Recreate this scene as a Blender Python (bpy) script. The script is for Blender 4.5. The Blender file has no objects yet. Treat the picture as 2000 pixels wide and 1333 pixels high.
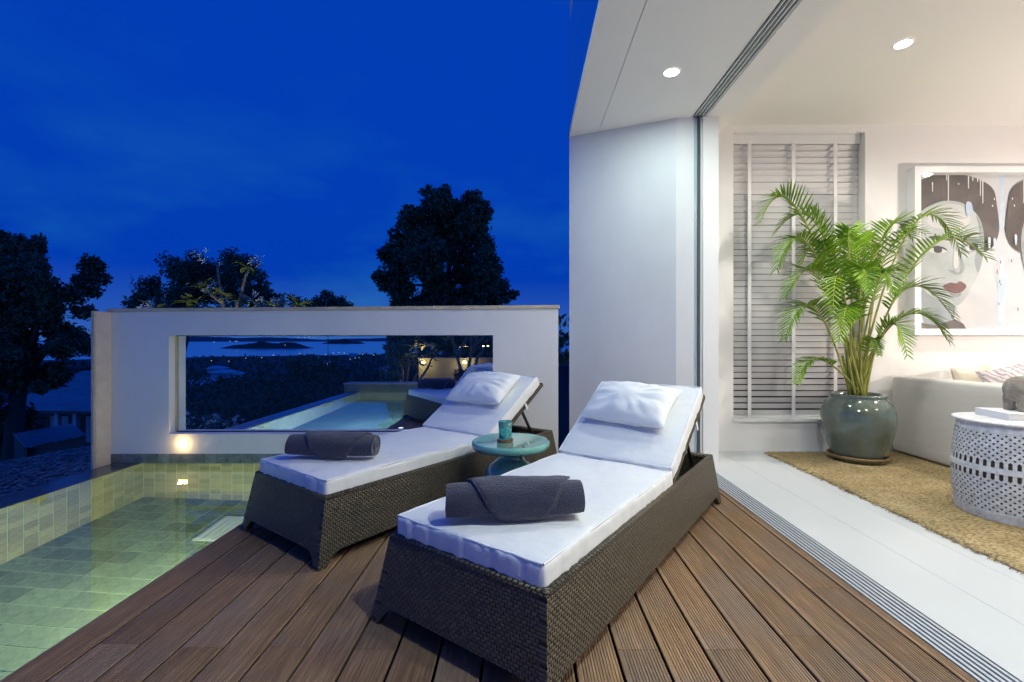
import bpy, bmesh, math, random
import numpy as np
from mathutils import Vector, Matrix, noise

random.seed(7)
rng = np.random.default_rng(7)
SC = bpy.context.scene
COL = SC.collection
R = math.radians

# ------------------------------------------------------------------ camera
cam_data = bpy.data.cameras.new('camera')
cam = bpy.data.objects.new('camera', cam_data)
COL.objects.link(cam)
cam.location = (0, 0, 1.0)
cam.rotation_euler = (R(90), 0, 0)
cam_data.sensor_width = 36
cam_data.lens = 16.2
cam_data.shift_x = -0.010
cam_data.shift_y = -0.00075
cam_data.clip_start = 0.02
cam_data.clip_end = 90000
SC.camera = cam

# ------------------------------------------------------------------ dusk sky
world = bpy.data.worlds.new('World')
SC.world = world
world.use_nodes = True
wn, wl = world.node_tree.nodes, world.node_tree.links
wn.clear()
w_out = wn.new('ShaderNodeOutputWorld')
w_bg = wn.new('ShaderNodeBackground')
w_sky = wn.new('ShaderNodeTexSky')
w_sky.sky_type = 'NISHITA'
w_sky.sun_disc = False
w_sky.sun_elevation = R(-3.0)
w_sky.sun_rotation = R(150)
w_sky.altitude = 60
w_bw = wn.new('ShaderNodeRGBToBW')
wl.new(w_sky.outputs[0], w_bw.inputs[0])
w_rng = wn.new('ShaderNodeMapRange')           # evens out the afterglow of the very long exposure
w_rng.inputs['From Min'].default_value = 0.0
w_rng.inputs['From Max'].default_value = 0.15
w_rng.inputs['To Min'].default_value = 0.97
w_rng.inputs['To Max'].default_value = 1.08
wl.new(w_bw.outputs[0], w_rng.inputs['Value'])
w_tc = wn.new('ShaderNodeTexCoord')
w_map = wn.new('ShaderNodeMapping')
w_map.inputs['Scale'].default_value = (1.0, 1.0, 2.6)
wl.new(w_tc.outputs['Generated'], w_map.inputs['Vector'])
w_noise = wn.new('ShaderNodeTexNoise')
w_noise.inputs['Scale'].default_value = 2.6
w_noise.inputs['Detail'].default_value = 5
w_noise.inputs['Roughness'].default_value = 0.55
wl.new(w_map.outputs[0], w_noise.inputs['Vector'])
w_cr = wn.new('ShaderNodeValToRGB')
w_cr.color_ramp.elements[0].position = 0.47
w_cr.color_ramp.elements[0].color = (0, 0, 0, 1)
w_cr.color_ramp.elements[1].position = 0.72
w_cr.color_ramp.elements[1].color = (1, 1, 1, 1)
wl.new(w_noise.outputs['Fac'], w_cr.inputs[0])
w_mix = wn.new('ShaderNodeMixRGB')
w_mix.inputs[1].default_value = (0.0005, 0.040, 0.385, 1)
w_mix.inputs[2].default_value = (0.006, 0.098, 0.39, 1)
w_sep = wn.new('ShaderNodeSeparateXYZ')
wl.new(w_tc.outputs['Generated'], w_sep.inputs[0])
w_low = wn.new('ShaderNodeMapRange')            # clouds sit low over the sea
w_low.inputs['From Min'].default_value = 0.10
w_low.inputs['From Max'].default_value = 0.40
w_low.inputs['To Min'].default_value = 1.0
w_low.inputs['To Max'].default_value = 0.22
wl.new(w_sep.outputs['Z'], w_low.inputs['Value'])
w_cm = wn.new('ShaderNodeMath')
w_cm.operation = 'MULTIPLY'
wl.new(w_cr.outputs[0], w_cm.inputs[0])
wl.new(w_low.outputs[0], w_cm.inputs[1])
wl.new(w_cm.outputs[0], w_mix.inputs[0])
w_hz = wn.new('ShaderNodeMapRange')             # last light along the horizon
w_hz.inputs['From Min'].default_value = 0.0
w_hz.inputs['From Max'].default_value = 0.13
w_hz.inputs['To Min'].default_value = 0.75
w_hz.inputs['To Max'].default_value = 0.0
wl.new(w_sep.outputs['Z'], w_hz.inputs['Value'])
w_mix2 = wn.new('ShaderNodeMixRGB')
w_mix2.inputs[2].default_value = (0.035, 0.125, 0.42, 1)
wl.new(w_hz.outputs[0], w_mix2.inputs[0])
wl.new(w_mix.outputs[0], w_mix2.inputs[1])
w_mul = wn.new('ShaderNodeVectorMath')
w_mul.operation = 'SCALE'
wl.new(w_mix2.outputs[0], w_mul.inputs[0])
wl.new(w_rng.outputs[0], w_mul.inputs['Scale'])
wl.new(w_mul.outputs[0], w_bg.inputs['Color'])
w_bg.inputs['Strength'].default_value = 0.96
wl.new(w_bg.outputs[0], w_out.inputs['Surface'])

# ------------------------------------------------------------------ exposure / renderer
SC.view_settings.view_transform = 'Standard'
SC.view_settings.look = 'None'
SC.view_settings.exposure = 0.27
SC.view_settings.gamma = 1.0
SC.view_settings.use_curve_mapping = False
SC.cycles.use_denoising = True
try:
    SC.cycles.denoiser = 'OPENIMAGEDENOISE'
except Exception:
    pass
SC.cycles.max_bounces = 10
SC.cycles.diffuse_bounces = 6
SC.cycles.transparent_max_bounces = 16
SC.cycles.sample_clamp_indirect = 4.0
SC.cycles.blur_glossy = 0.5

SOFFIT_W, ROOM_W, POOL_W = 34.0, 102.0, 42.0       # lamp powers


# ================================================================== helpers
def S(r, g, b):
    def c(x):
        x /= 255.0
        return x / 12.92 if x <= 0.04045 else ((x + 0.055) / 1.055) ** 2.4
    return (c(r), c(g), c(b), 1.0)


def mat(name, col, rough=0.6, metal=0.0, spec=0.5, vary=0.0, vscale=6.0, bump=0.0, bscale=60.0,
        col2=None, coat=0.0, emit=None, estr=0.0, sheen=0.0, stretch=(1, 1, 1), objrand=0.0, trans=0.0):
    m = bpy.data.materials.new(name)
    m.use_nodes = True
    nt = m.node_tree
    N, L = nt.nodes, nt.links
    p = N['Principled BSDF']
    p.inputs['Base Color'].default_value = col
    p.inputs['Roughness'].default_value = rough
    p.inputs['Metallic'].default_value = metal
    p.inputs['Specular IOR Level'].default_value = spec
    p.inputs['Coat Weight'].default_value = coat
    p.inputs['Coat Roughness'].default_value = 0.08
    p.inputs['Sheen Weight'].default_value = sheen
    if trans:
        p.inputs['Subsurface Weight'].default_value = 0.0
    if emit:
        p.inputs['Emission Color'].default_value = emit
        p.inputs['Emission Strength'].default_value = estr
    tc = N.new('ShaderNodeTexCoord')
    mp = N.new('ShaderNodeMapping')
    mp.inputs['Scale'].default_value = stretch
    L.new(tc.outputs['Object'], mp.inputs['Vector'])
    m['_n'] = 1
    last = None
    if vary > 0 or col2:
        nz = N.new('ShaderNodeTexNoise')
        nz.inputs['Scale'].default_value = vscale
        nz.inputs['Detail'].default_value = 6
        nz.inputs['Roughness'].default_value = 0.6
        L.new(mp.outputs[0], nz.inputs['Vector'])
        mx = N.new('ShaderNodeMixRGB')
        c2 = col2 if col2 else tuple(x * (1 - vary) for x in col[:3]) + (1,)
        mx.inputs[1].default_value = col
        mx.inputs[2].default_value = c2
        rp = N.new('ShaderNodeMapRange')
        rp.inputs['From Min'].default_value = 0.33
        rp.inputs['From Max'].default_value = 0.67
        L.new(nz.outputs['Fac'], rp.inputs['Value'])
        L.new(rp.outputs[0], mx.inputs[0])
        last = mx.outputs[0]
    if objrand > 0:
        oi = N.new('ShaderNodeObjectInfo')
        mr = N.new('ShaderNodeMapRange')
        mr.inputs['To Min'].default_value = 1 - objrand
        mr.inputs['To Max'].default_value = 1 + objrand
        L.new(oi.outputs['Random'], mr.inputs['Value'])
        hs = N.new('ShaderNodeHueSaturation')
        if last is not None:
            L.new(last, hs.inputs['Color'])
        else:
            hs.inputs['Color'].default_value = col
        L.new(mr.outputs[0], hs.inputs['Value'])
        last = hs.outputs[0]
    if last is not None:
        L.new(last, p.inputs['Base Color'])
    if bump > 0:
        n2 = N.new('ShaderNodeTexNoise')
        n2.inputs['Scale'].default_value = bscale
        n2.inputs['Detail'].default_value = 4
        L.new(mp.outputs[0], n2.inputs['Vector'])
        bp = N.new('ShaderNodeBump')
        bp.inputs['Strength'].default_value = bump
        bp.inputs['Distance'].default_value = 0.01
        L.new(n2.outputs['Fac'], bp.inputs['Height'])
        L.new(bp.outputs[0], p.inputs['Normal'])
    return m


def emission(name, col, strength):
    m = bpy.data.materials.new(name)
    m.use_nodes = True
    N, L = m.node_tree.nodes, m.node_tree.links
    N.clear()
    o = N.new('ShaderNodeOutputMaterial')
    e = N.new('ShaderNodeEmission')
    e.inputs['Color'].default_value = col
    e.inputs['Strength'].default_value = strength
    L.new(e.outputs[0], o.inputs['Surface'])
    return m


class MB:
    """collects geometry for ONE mesh object"""
    def __init__(self):
        self.v, self.f, self.uv = [], [], {}

    def add(self, vs, fs):
        k = len(self.v)
        self.v += [tuple(p) for p in vs]
        self.f += [tuple(i + k for i in f) for f in fs]
        return self

    def box(self, x0, x1, y0, y1, z0, z1):
        return self.add([(x0, y0, z0), (x1, y0, z0), (x1, y1, z0), (x0, y1, z0),
                         (x0, y0, z1), (x1, y0, z1), (x1, y1, z1), (x0, y1, z1)],
                        [(0, 3, 2, 1), (4, 5, 6, 7), (0, 1, 5, 4), (1, 2, 6, 5), (2, 3, 7, 6), (3, 0, 4, 7)])

    def prism(self, pts, z0, z1):
        n = len(pts)
        vs = [(x, y, z0) for x, y in pts] + [(x, y, z1) for x, y in pts]
        fs = [tuple(range(n - 1, -1, -1)), tuple(range(n, 2 * n))]
        fs += [(i, (i + 1) % n, n + (i + 1) % n, n + i) for i in range(n)]
        return self.add(vs, fs)

    def lathe(self, prof, cx=0, cy=0, n=48, closed=False):
        vs, fs = [], []
        for (r, z) in prof:
            for i in range(n):
                a = 2 * math.pi * i / n
                vs.append((cx + r * math.cos(a), cy + r * math.sin(a), z))
        m = len(prof)
        for j in range(m - 1):
            for i in range(n):
                fs.append((j * n + i, j * n + (i + 1) % n, (j + 1) * n + (i + 1) % n, (j + 1) * n + i))
        if closed:
            fs.append(tuple(range(n - 1, -1, -1)))
            fs.append(tuple((m - 1) * n + i for i in range(n)))
        return self.add(vs, fs)

    def tube(self, pts, rad, n=8, cap=True):
        pts = [Vector(p) for p in pts]
        if not hasattr(rad, '__len__'):
            rad = [rad] * len(pts)
        vs, fs = [], []
        ref = None
        for i, p in enumerate(pts):
            t = (pts[min(i + 1, len(pts) - 1)] - pts[max(i - 1, 0)]).normalized()
            if ref is None:
                ref = Vector((0, 0, 1)) if abs(t.z) < 0.9 else Vector((1, 0, 0))
            a = t.cross(ref).normalized()
            b = t.cross(a).normalized()
            ref = -b if False else ref
            for k in range(n):
                an = 2 * math.pi * k / n
                vs.append(p + (a * math.cos(an) + b * math.sin(an)) * rad[i])
        for i in range(len(pts) - 1):
            for k in range(n):
                fs.append((i * n + k, i * n + (k + 1) % n, (i + 1) * n + (k + 1) % n, (i + 1) * n + k))
        if cap:
            fs.append(tuple(range(n - 1, -1, -1)))
            fs.append(tuple((len(pts) - 1) * n + k for k in range(n)))
        return self.add(vs, fs)

    def grid(self, nu, nv, fn, flip=False):
        vs = [fn(i / nu, j / nv) for j in range(nv + 1) for i in range(nu + 1)]
        fs = []
        for j in range(nv):
            for i in range(nu):
                a = j * (nu + 1) + i
                q = (a, a + 1, a + nu + 2, a + nu + 1)
                fs.append(q[::-1] if flip else q)
        return self.add(vs, fs)

    def mesh(self, name, smooth=False, uvs=None):
        me = bpy.data.meshes.new(name)
        me.from_pydata(self.v, [], self.f)
        me.update()
        if smooth:
            me.shade_smooth()
        if uvs is not None:
            lay = me.uv_layers.new(name='UVMap')
            for lp in me.loops:
                lay.data[lp.index].uv = uvs[lp.vertex_index]
        return me

    def build(self, name, m, parent=None, smooth=False, uvs=None, sharp=None):
        me = self.mesh(name, smooth, uvs)
        me.materials.append(m)
        if smooth and sharp:
            try:
                me.set_sharp_from_angle(angle=R(sharp))
            except Exception:
                pass
        o = bpy.data.objects.new(name, me)
        COL.objects.link(o)
        if parent is not None:
            o.parent = parent
        return o


def np_mesh(name, V, F, m, parent=None):
    """V (n,3), F (k,4) quads"""
    me = bpy.data.meshes.new(name)
    me.vertices.add(len(V))
    me.vertices.foreach_set('co', np.asarray(V, np.float32).ravel())
    k = len(F)
    me.loops.add(k * 4)
    me.loops.foreach_set('vertex_index', np.asarray(F, np.int32).ravel())
    me.polygons.add(k)
    me.polygons.foreach_set('loop_start', np.arange(0, 4 * k, 4, dtype=np.int32))
    me.update()
    me.validate()
    me.materials.append(m)
    o = bpy.data.objects.new(name, me)
    COL.objects.link(o)
    if parent is not None:
        o.parent = parent
    return o


def tag(o, label, cat, group=None, kind=None):
    if label:
        o['label'] = label
    if cat:
        o['category'] = cat
    if group:
        o['group'] = group
    if kind:
        o['kind'] = kind
    return o


def thing(name, label, cat, loc=(0, 0, 0), rz=0.0, group=None):
    o = bpy.data.objects.new(name, None)
    o.empty_display_size = 0.1
    COL.objects.link(o)
    o.location = loc
    o.rotation_euler = (0, 0, rz)
    return tag(o, label, cat, group)


def structure(o, label=None):
    o['kind'] = 'structure'
    if label:
        o['label'] = label
    return o


def copy_tree(o, parent=None):
    c = o.copy()
    COL.objects.link(c)
    c.parent = parent
    for ch in o.children:
        copy_tree(ch, c)
    return c


def at(px, py, Y):
    """world point seen at photo pixel (px,py) for a thing standing Y metres away"""
    return Vector(((px - 1020) / 900 * Y, Y, 1 - (py - 665) / 900 * Y))


def soft_box(L, W, T, r, n=(24, 12, 3), puff=0.0, wr=0.0, seed=0.0):
    """rounded box from (0,0,0) to (L,W,T), slightly stuffed, creased"""
    h = Vector((L / 2, W / 2, T / 2))
    vs, fs, idx = [], [], {}

    def vert(p):
        key = tuple(round(c, 5) for c in p)
        if key in idx:
            return idx[key]
        q = Vector(p)
        inner = Vector((max(-h.x + r, min(h.x - r, q.x)), max(-h.y + r, min(h.y - r, q.y)),
                        max(-h.z + r, min(h.z - r, q.z))))
        d = q - inner
        s = inner + d.normalized() * r if d.length > 1e-6 else q
        e = (1 - (q.x / h.x) ** 4) * (1 - (q.y / h.y) ** 4)
        s.z += puff * e * (1 if q.z > 0 else -0.2)
        if wr:
            k = noise.noise(Vector((s.x * 5 + seed, s.y * 5, s.z * 5)))
            k2 = noise.noise(Vector((s.x * 22 + seed, s.y * 22, s.z * 3)))
            s.z += wr * (k + 0.35 * k2) * (1 if q.z > 0 else 0)
            side = max(abs(q.x / h.x), abs(q.y / h.y))
            if side > 0.98:
                cr = noise.noise(Vector((s.x * 34 + seed, s.y * 34, s.z * 6)))
                out = Vector((q.x / h.x if abs(q.x / h.x) > .98 else 0, q.y / h.y if abs(q.y / h.y) > .98 else 0, 0))
                s += out * (cr * wr * 1.1 + 0.25 * wr)
        idx[key] = len(vs)
        vs.append(s + h)
        return idx[key]

    nx, ny, nz = n
    # denser towards the rounded edges
    def ticks(hh, k):
        t = [-hh, -hh + r * .4, -hh + r] + [(-hh + r) + (2 * hh - 2 * r) * i / k for i in range(1, k)] + [hh - r, hh - r * .4, hh]
        return t
    X, Yt, Z = ticks(h.x, nx), ticks(h.y, ny), ticks(h.z, nz)
    for z, fl in ((-h.z, True), (h.z, False)):
        for i in range(len(X) - 1):
            for j in range(len(Yt) - 1):
                q = [vert((X[i], Yt[j], z)), vert((X[i + 1], Yt[j], z)), vert((X[i + 1], Yt[j + 1], z)), vert((X[i], Yt[j + 1], z))]
                fs.append(tuple(q[::-1] if fl else q))
    for y, fl in ((-h.y, False), (h.y, True)):
        for i in range(len(X) - 1):
            for k in range(len(Z) - 1):
                q = [vert((X[i], y, Z[k])), vert((X[i + 1], y, Z[k])), vert((X[i + 1], y, Z[k + 1])), vert((X[i], y, Z[k + 1]))]
                fs.append(tuple(q[::-1] if fl else q))
    for x, fl in ((-h.x, True), (h.x, False)):
        for j in range(len(Yt) - 1):
            for k in range(len(Z) - 1):
                q = [vert((x, Yt[j], Z[k])), vert((x, Yt[j + 1], Z[k])), vert((x, Yt[j + 1], Z[k + 1])), vert((x, Yt[j], Z[k + 1]))]
                fs.append(tuple(q[::-1] if fl else q))
    return MB().add(vs, fs)


def pillow_mb(A, B, T, seed=0.0, n=30, amp=0.012):
    mb = MB()
    for sgn in (1, -1):
        def fn(a, b, sgn=sgn):
            u, v = a * 2 - 1, b * 2 - 1
            e = max(0.0, (1 - u * u) * (1 - v * v))
            x = A / 2 * u * (1 - 0.07 * (1 - v * v) * abs(u))
            y = B / 2 * v * (1 - 0.09 * (1 - u * u) * abs(v))
            z = T / 2 * e ** 0.42 * sgn
            edge = max(abs(u), abs(v))
            w = noise.noise(Vector((u * 2.2 + seed, v * 2.2, sgn * 3 + seed)))
            rad = math.atan2(v, u)
            w2 = noise.noise(Vector((rad * 5 + seed, edge * 1.5, sgn * 2))) * edge * (1 - edge ** 6)
            z += sgn * amp * (w * e ** .3 + 1.2 * w2 * min(1, e * 3))
            return (x, y, z)
        mb.grid(n, n, fn, flip=(sgn < 0))
    return mb


# ================================================================== materials
M = {}
M['white_render'] = mat('white_render', (0.74, 0.74, 0.75, 1), 0.75, vary=0.09, vscale=2.2, stretch=(1, 1, 0.45), bump=0.05, bscale=140)
M['room_white'] = mat('room_white', (0.84, 0.815, 0.79, 1), 0.6, vary=0.03, vscale=1.2, bump=0.02, bscale=160)
M['ceiling_white'] = mat('ceiling_white', (0.86, 0.83, 0.80, 1), 0.6, vary=0.02, vscale=1.0)
M['soffit_white'] = mat('soffit_white', (0.84, 0.84, 0.82, 1), 0.6, vary=0.04, vscale=1.3)
M['white_gloss'] = mat('white_gloss', (0.80, 0.80, 0.79, 1), 0.3)
M['floor_white'] = mat('floor_white', (0.58, 0.60, 0.61, 1), 0.32, vary=0.03, vscale=3, objrand=0.015)
M['coping'] = mat('coping', S(196, 182, 160), 0.6, vary=0.2, vscale=9, bump=0.1)
M['stone'] = mat('stone', S(205, 192, 186), 0.65, vary=0.16, vscale=7, bump=0.12, bscale=90)
M['dark_tile'] = mat('dark_tile', S(112, 124, 126), 0.35, vary=0.45, vscale=22, bump=0.15, objrand=0.18)
M['ledge'] = mat('ledge', S(70, 78, 84), 0.16, vary=0.3, vscale=12)
M['grout'] = mat('grout', S(190, 202, 166), 0.8)
M['pool_tile'] = mat('pool_tile', S(158, 172, 142), 0.5, col2=S(120, 132, 108), vscale=26, stretch=(1, 1, 3.4), objrand=0.28, bump=0.1)
M['wall_tile'] = mat('wall_tile', S(186, 174, 130), 0.5, col2=S(138, 132, 100), vscale=26, stretch=(1, 1, 3.4), objrand=0.25, bump=0.1)
M['fixture_white'] = mat('fixture_white', (0.85, 0.87, 0.84, 1), 0.4)
M['alu'] = mat('alu', S(190, 198, 204), 0.4, metal=0.35, vary=0.1, vscale=30)
M['alu_dark'] = mat('alu_dark', S(14, 14, 15), 0.6)
M['gasket'] = mat('gasket', S(70, 72, 76), 0.45)
M['fascia_glass'] = mat('fascia_glass', (0.72, 0.82, 0.80, 1), 0.08, metal=0.92)
M['cushion'] = mat('cushion', (0.74, 0.75, 0.755, 1), 0.85, bump=0.4, bscale=13, sheen=0.15)
M['piping'] = mat('piping', (0.76, 0.765, 0.78, 1), 0.85)
M['pillow'] = mat('pillow', (0.80, 0.81, 0.81, 1), 0.85, bump=0.35, bscale=16, sheen=0.15)
M['towel'] = mat('towel', S(64, 67, 88), 1.0, spec=0.1, vary=0.35, vscale=150, bump=1.0, bscale=240, sheen=0.35)
M['wicker_dark'] = mat('wicker_dark', S(46, 42, 36), 0.55, vary=0.3, vscale=90)
M['teal'] = mat('teal', S(118, 178, 160), 0.12, col2=S(94, 160, 150), vscale=7, coat=0.6)
M['coaster'] = mat('coaster', S(142, 92, 48), 0.7, vary=0.3, vscale=40)
M['pot'] = mat('pot', S(98, 116, 116), 0.13, col2=S(80, 86, 70), vscale=4.5, coat=0.6, bump=0.05, bscale=30)
M['saucer'] = mat('saucer', S(142, 112, 70), 0.4, col2=S(110, 88, 52), vscale=14)
M['saucer_green'] = mat('saucer_green', S(62, 74, 54), 0.25, vary=0.3, vscale=20, coat=0.4)
M['soil'] = mat('soil', S(52, 40, 30), 0.95, vary=0.4, vscale=50, bump=0.6)
M['sofa'] = mat('sofa', S(214, 211, 204), 0.9, vary=0.05, vscale=5, bump=0.35, bscale=7, stretch=(1, 1, 2.2), sheen=0.15)
M['cream_pillow'] = mat('cream_pillow', S(226, 216, 196), 0.9)
M['book'] = mat('book', S(232, 232, 236), 0.55)
M['pages'] = mat('pages', S(238, 234, 226), 0.8, vary=0.15, vscale=3, stretch=(1, 1, 260))
M['elephant'] = mat('elephant', S(158, 150, 140), 0.85, col2=S(124, 116, 106), vscale=22, bump=0.7, bscale=70)
M['verdigris'] = mat('verdigris', S(126, 176, 154), 0.85, col2=S(150, 158, 140), vscale=26, bump=0.6, bscale=70)
M['drum_white'] = mat('drum_white', S(226, 228, 232), 0.5, col2=S(186, 188, 190), vscale=34, bump=0.2)
M['drum_inside'] = mat('drum_inside', S(92, 74, 58), 0.8, vary=0.4, vscale=20)
M['blind'] = mat('blind', (0.68, 0.655, 0.64, 1), 0.5)
M['tape'] = mat('tape', (0.78, 0.77, 0.76, 1), 0.8)
M['leaf_palm'] = mat('leaf_palm', S(126, 160, 28), 0.4, col2=S(74, 116, 12), vscale=9, objrand=0.14)
M['stem_palm'] = mat('stem_palm', S(176, 172, 84), 0.45, col2=S(126, 136, 56), vscale=14)
M['bark'] = mat('bark', S(92, 80, 66), 0.9, vary=0.4, vscale=12, bump=0.5)
M['frangi_bark'] = mat('frangi_bark', S(150, 132, 108), 0.8, vary=0.35, vscale=14, bump=0.3)
M['leaf_dark'] = mat('leaf_dark', (0.10, 0.15, 0.065, 1), 0.55, vary=0.5, vscale=1.2)
M['leaf_mid'] = mat('leaf_mid', (0.10, 0.145, 0.065, 1), 0.55, vary=0.5, vscale=0.8)
M['leaf_wood'] = mat('leaf_wood', (0.05, 0.075, 0.035, 1), 0.7, vary=0.5, vscale=0.3)
M['leaf_frangi'] = mat('leaf_frangi', (0.14, 0.19, 0.055, 1), 0.4, vary=0.4, vscale=5)
M['leaf_red'] = mat('leaf_red', (0.15, 0.055, 0.04, 1), 0.5, vary=0.5, vscale=9)
M['petal'] = mat('petal', (0.82, 0.82, 0.74, 1), 0.6)
M['hill'] = mat('hill', (0.035, 0.05, 0.025, 1), 0.9, vary=0.5, vscale=0.05)
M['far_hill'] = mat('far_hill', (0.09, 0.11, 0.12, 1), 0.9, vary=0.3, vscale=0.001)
M['island'] = mat('island', (0.04, 0.055, 0.04, 1), 0.9, vary=0.5, vscale=0.02)
M['roof_tile'] = mat('roof_tile', S(150, 156, 164), 0.5, vary=0.3, vscale=2.0, objrand=0.06)
M['shingle'] = mat('shingle', S(176, 176, 176), 0.4, col2=S(96, 96, 98), vscale=8, bump=0.4, bscale=25)
M['far_white'] = mat('far_white', (0.62, 0.63, 0.65, 1), 0.8, vary=0.15, vscale=0.8)
M['far_dark'] = mat('far_dark', (0.05, 0.05, 0.055, 1), 0.5)
M['garden_wall'] = mat('garden_wall', S(128, 128, 112), 0.85, vary=0.3, vscale=5)
M['slate_blue'] = mat('slate_blue', S(60, 70, 92), 0.6, vary=0.2, vscale=4)
M['warm_lamp'] = emission('warm_lamp', (1.0, 0.62, 0.18, 1), 22)
M['cool_lamp'] = emission('cool_lamp', (1.0, 0.97, 0.92, 1), 26)
M['pool_lamp'] = emission('pool_lamp', (1.0, 0.98, 0.72, 1), 1.0)
M['town_lamp'] = emission('town_lamp', (1.0, 0.72, 0.42, 1), 0.9)
M['town_lamp_white'] = emission('town_lamp_white', (0.9, 0.95, 1.0, 1), 0.7)


def weave(name, c1, c2, cm, bw, rh, rough=0.5, strength=1.0):
    """basket weave: staggered strands that dip at their ends"""
    m = bpy.data.materials.new(name)
    m.use_nodes = True
    N, L = m.node_tree.nodes, m.node_tree.links
    p = N['Principled BSDF']
    p.inputs['Roughness'].default_value = rough
    tc = N.new('ShaderNodeTexCoord')
    wob = N.new('ShaderNodeTexNoise')
    wob.inputs['Scale'].default_value = 14.0
    L.new(tc.outputs['UV'], wob.inputs['Vector'])
    ad = N.new('ShaderNodeVectorMath')
    ad.operation = 'MULTIPLY_ADD'
    ad.inputs[1].default_value = (0.006, 0.006, 0)
    L.new(wob.outputs['Color'], ad.inputs[0])
    L.new(tc.outputs['UV'], ad.inputs[2])
    sp = N.new('ShaderNodeSeparateXYZ')
    L.new(ad.outputs[0], sp.inputs[0])

    def ma(op, x, y=None):
        n = N.new('ShaderNodeMath')
        n.operation = op
        for i, q in enumerate((x, y)):
            if q is None:
                continue
            if isinstance(q, (int, float)):
                n.inputs[i].default_value = q
            else:
                L.new(q, n.inputs[i])
        return n.outputs[0]
    v = ma('DIVIDE', sp.outputs['Y'], rh)
    row = ma('FLOOR', v)
    u = ma('ADD', ma('DIVIDE', sp.outputs['X'], bw), ma('MULTIPLY', row, 0.5))
    hx = ma('ABSOLUTE', ma('SINE', ma('MULTIPLY', u, math.pi)))
    vy = ma('ABSOLUTE', ma('SINE', ma('MULTIPLY', v, math.pi)))
    spot = N.new('ShaderNodeMapRange')
    spot.interpolation_type = 'SMOOTHSTEP'
    spot.inputs['From Max'].default_value = 0.55
    L.new(hx, spot.inputs['Value'])
    h = ma('MULTIPLY', spot.outputs[0], ma('ADD', ma('MULTIPLY', ma('POWER', vy, 0.5), 0.42), 0.58))
    wn_ = N.new('ShaderNodeTexWhiteNoise')
    wn_.noise_dimensions = '2D'
    cb = N.new('ShaderNodeCombineXYZ')
    L.new(ma('FLOOR', u), cb.inputs[0])
    L.new(row, cb.inputs[1])
    L.new(cb.outputs[0], wn_.inputs['Vector'])
    mx = N.new('ShaderNodeMixRGB')
    mx.inputs[1].default_value = c1
    mx.inputs[2].default_value = c2
    L.new(wn_.outputs['Value'], mx.inputs[0])
    m2 = N.new('ShaderNodeMixRGB')
    m2.inputs[1].default_value = cm
    L.new(h, m2.inputs[0])
    L.new(mx.outputs[0], m2.inputs[2])
    L.new(m2.outputs[0], p.inputs['Base Color'])
    bp = N.new('ShaderNodeBump')
    bp.inputs['Strength'].default_value = strength
    bp.inputs['Distance'].default_value = 0.006
    L.new(h, bp.inputs['Height'])
    L.new(bp.outputs[0], p.inputs['Normal'])
    return m


M['wicker'] = weave('wicker', S(94, 85, 68), S(76, 69, 55), S(22, 20, 16), 0.021, 0.0105)


def deck_mat():
    m = bpy.data.materials.new('deck_wood')
    m.use_nodes = True
    N, L = m.node_tree.nodes, m.node_tree.links
    p = N['Principled BSDF']
    p.inputs['Roughness'].default_value = 0.62
    tc = N.new('ShaderNodeTexCoord')
    oi = N.new('ShaderNodeObjectInfo')
    off = N.new('ShaderNodeVectorMath')
    off.operation = 'MULTIPLY_ADD'
    off.inputs[1].default_value = (0, 37.0, 11.0)
    L.new(oi.outputs['Random'], off.inputs[0])
    L.new(tc.outputs['Object'], off.inputs[2])
    mp = N.new('ShaderNodeMapping')
    mp.inputs['Scale'].default_value = (150, 5.0, 40)
    L.new(off.outputs[0], mp.inputs['Vector'])
    n1 = N.new('ShaderNodeTexNoise')
    n1.inputs['Scale'].default_value = 1
    n1.inputs['Detail'].default_value = 5
    n1.inputs['Roughness'].default_value = 0.65
    L.new(mp.outputs[0], n1.inputs['Vector'])
    cr = N.new('ShaderNodeValToRGB')
    e = cr.color_ramp.elements
    e[0].position, e[0].color = 0.24, S(94, 70, 50)
    e[1].position, e[1].color = 0.80, S(180, 146, 108)
    k = cr.color_ramp.elements.new(0.52)
    k.color = S(138, 107, 76)
    L.new(n1.outputs['Fac'], cr.inputs[0])
    # weathered grey patches
    n2 = N.new('ShaderNodeTexNoise')
    n2.inputs['Scale'].default_value = 3.2
    n2.inputs['Detail'].default_value = 4
    L.new(off.outputs[0], n2.inputs['Vector'])
    r2 = N.new('ShaderNodeMapRange')
    r2.inputs['From Min'].default_value = 0.42
    r2.inputs['From Max'].default_value = 0.68
    r2.inputs['To Max'].default_value = 0.55
    L.new(n2.outputs['Fac'], r2.inputs['Value'])
    mx = N.new('ShaderNodeMixRGB')
    mx.inputs[2].default_value = S(122, 108, 98)
    L.new(r2.outputs[0], mx.inputs[0])
    L.new(cr.outputs[0], mx.inputs[1])
    hs = N.new('ShaderNodeHueSaturation')
    mr = N.new('ShaderNodeMapRange')
    mr.inputs['To Min'].default_value = 0.78
    mr.inputs['To Max'].default_value = 1.16
    L.new(oi.outputs['Random'], mr.inputs['Value'])
    L.new(mr.outputs[0], hs.inputs['Value'])
    L.new(mx.outputs[0], hs.inputs['Color'])
    L.new(hs.outputs[0], p.inputs['Base Color'])
    bp = N.new('ShaderNodeBump')
    bp.inputs['Strength'].default_value = 0.35
    bp.inputs['Distance'].default_value = 0.002
    L.new(n1.outputs['Fac'], bp.inputs['Height'])
    L.new(bp.outputs[0], p.inputs['Normal'])
    return m


M['deck'] = deck_mat()
M['under_deck'] = mat('under_deck', S(12, 10, 9), 0.95)


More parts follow.
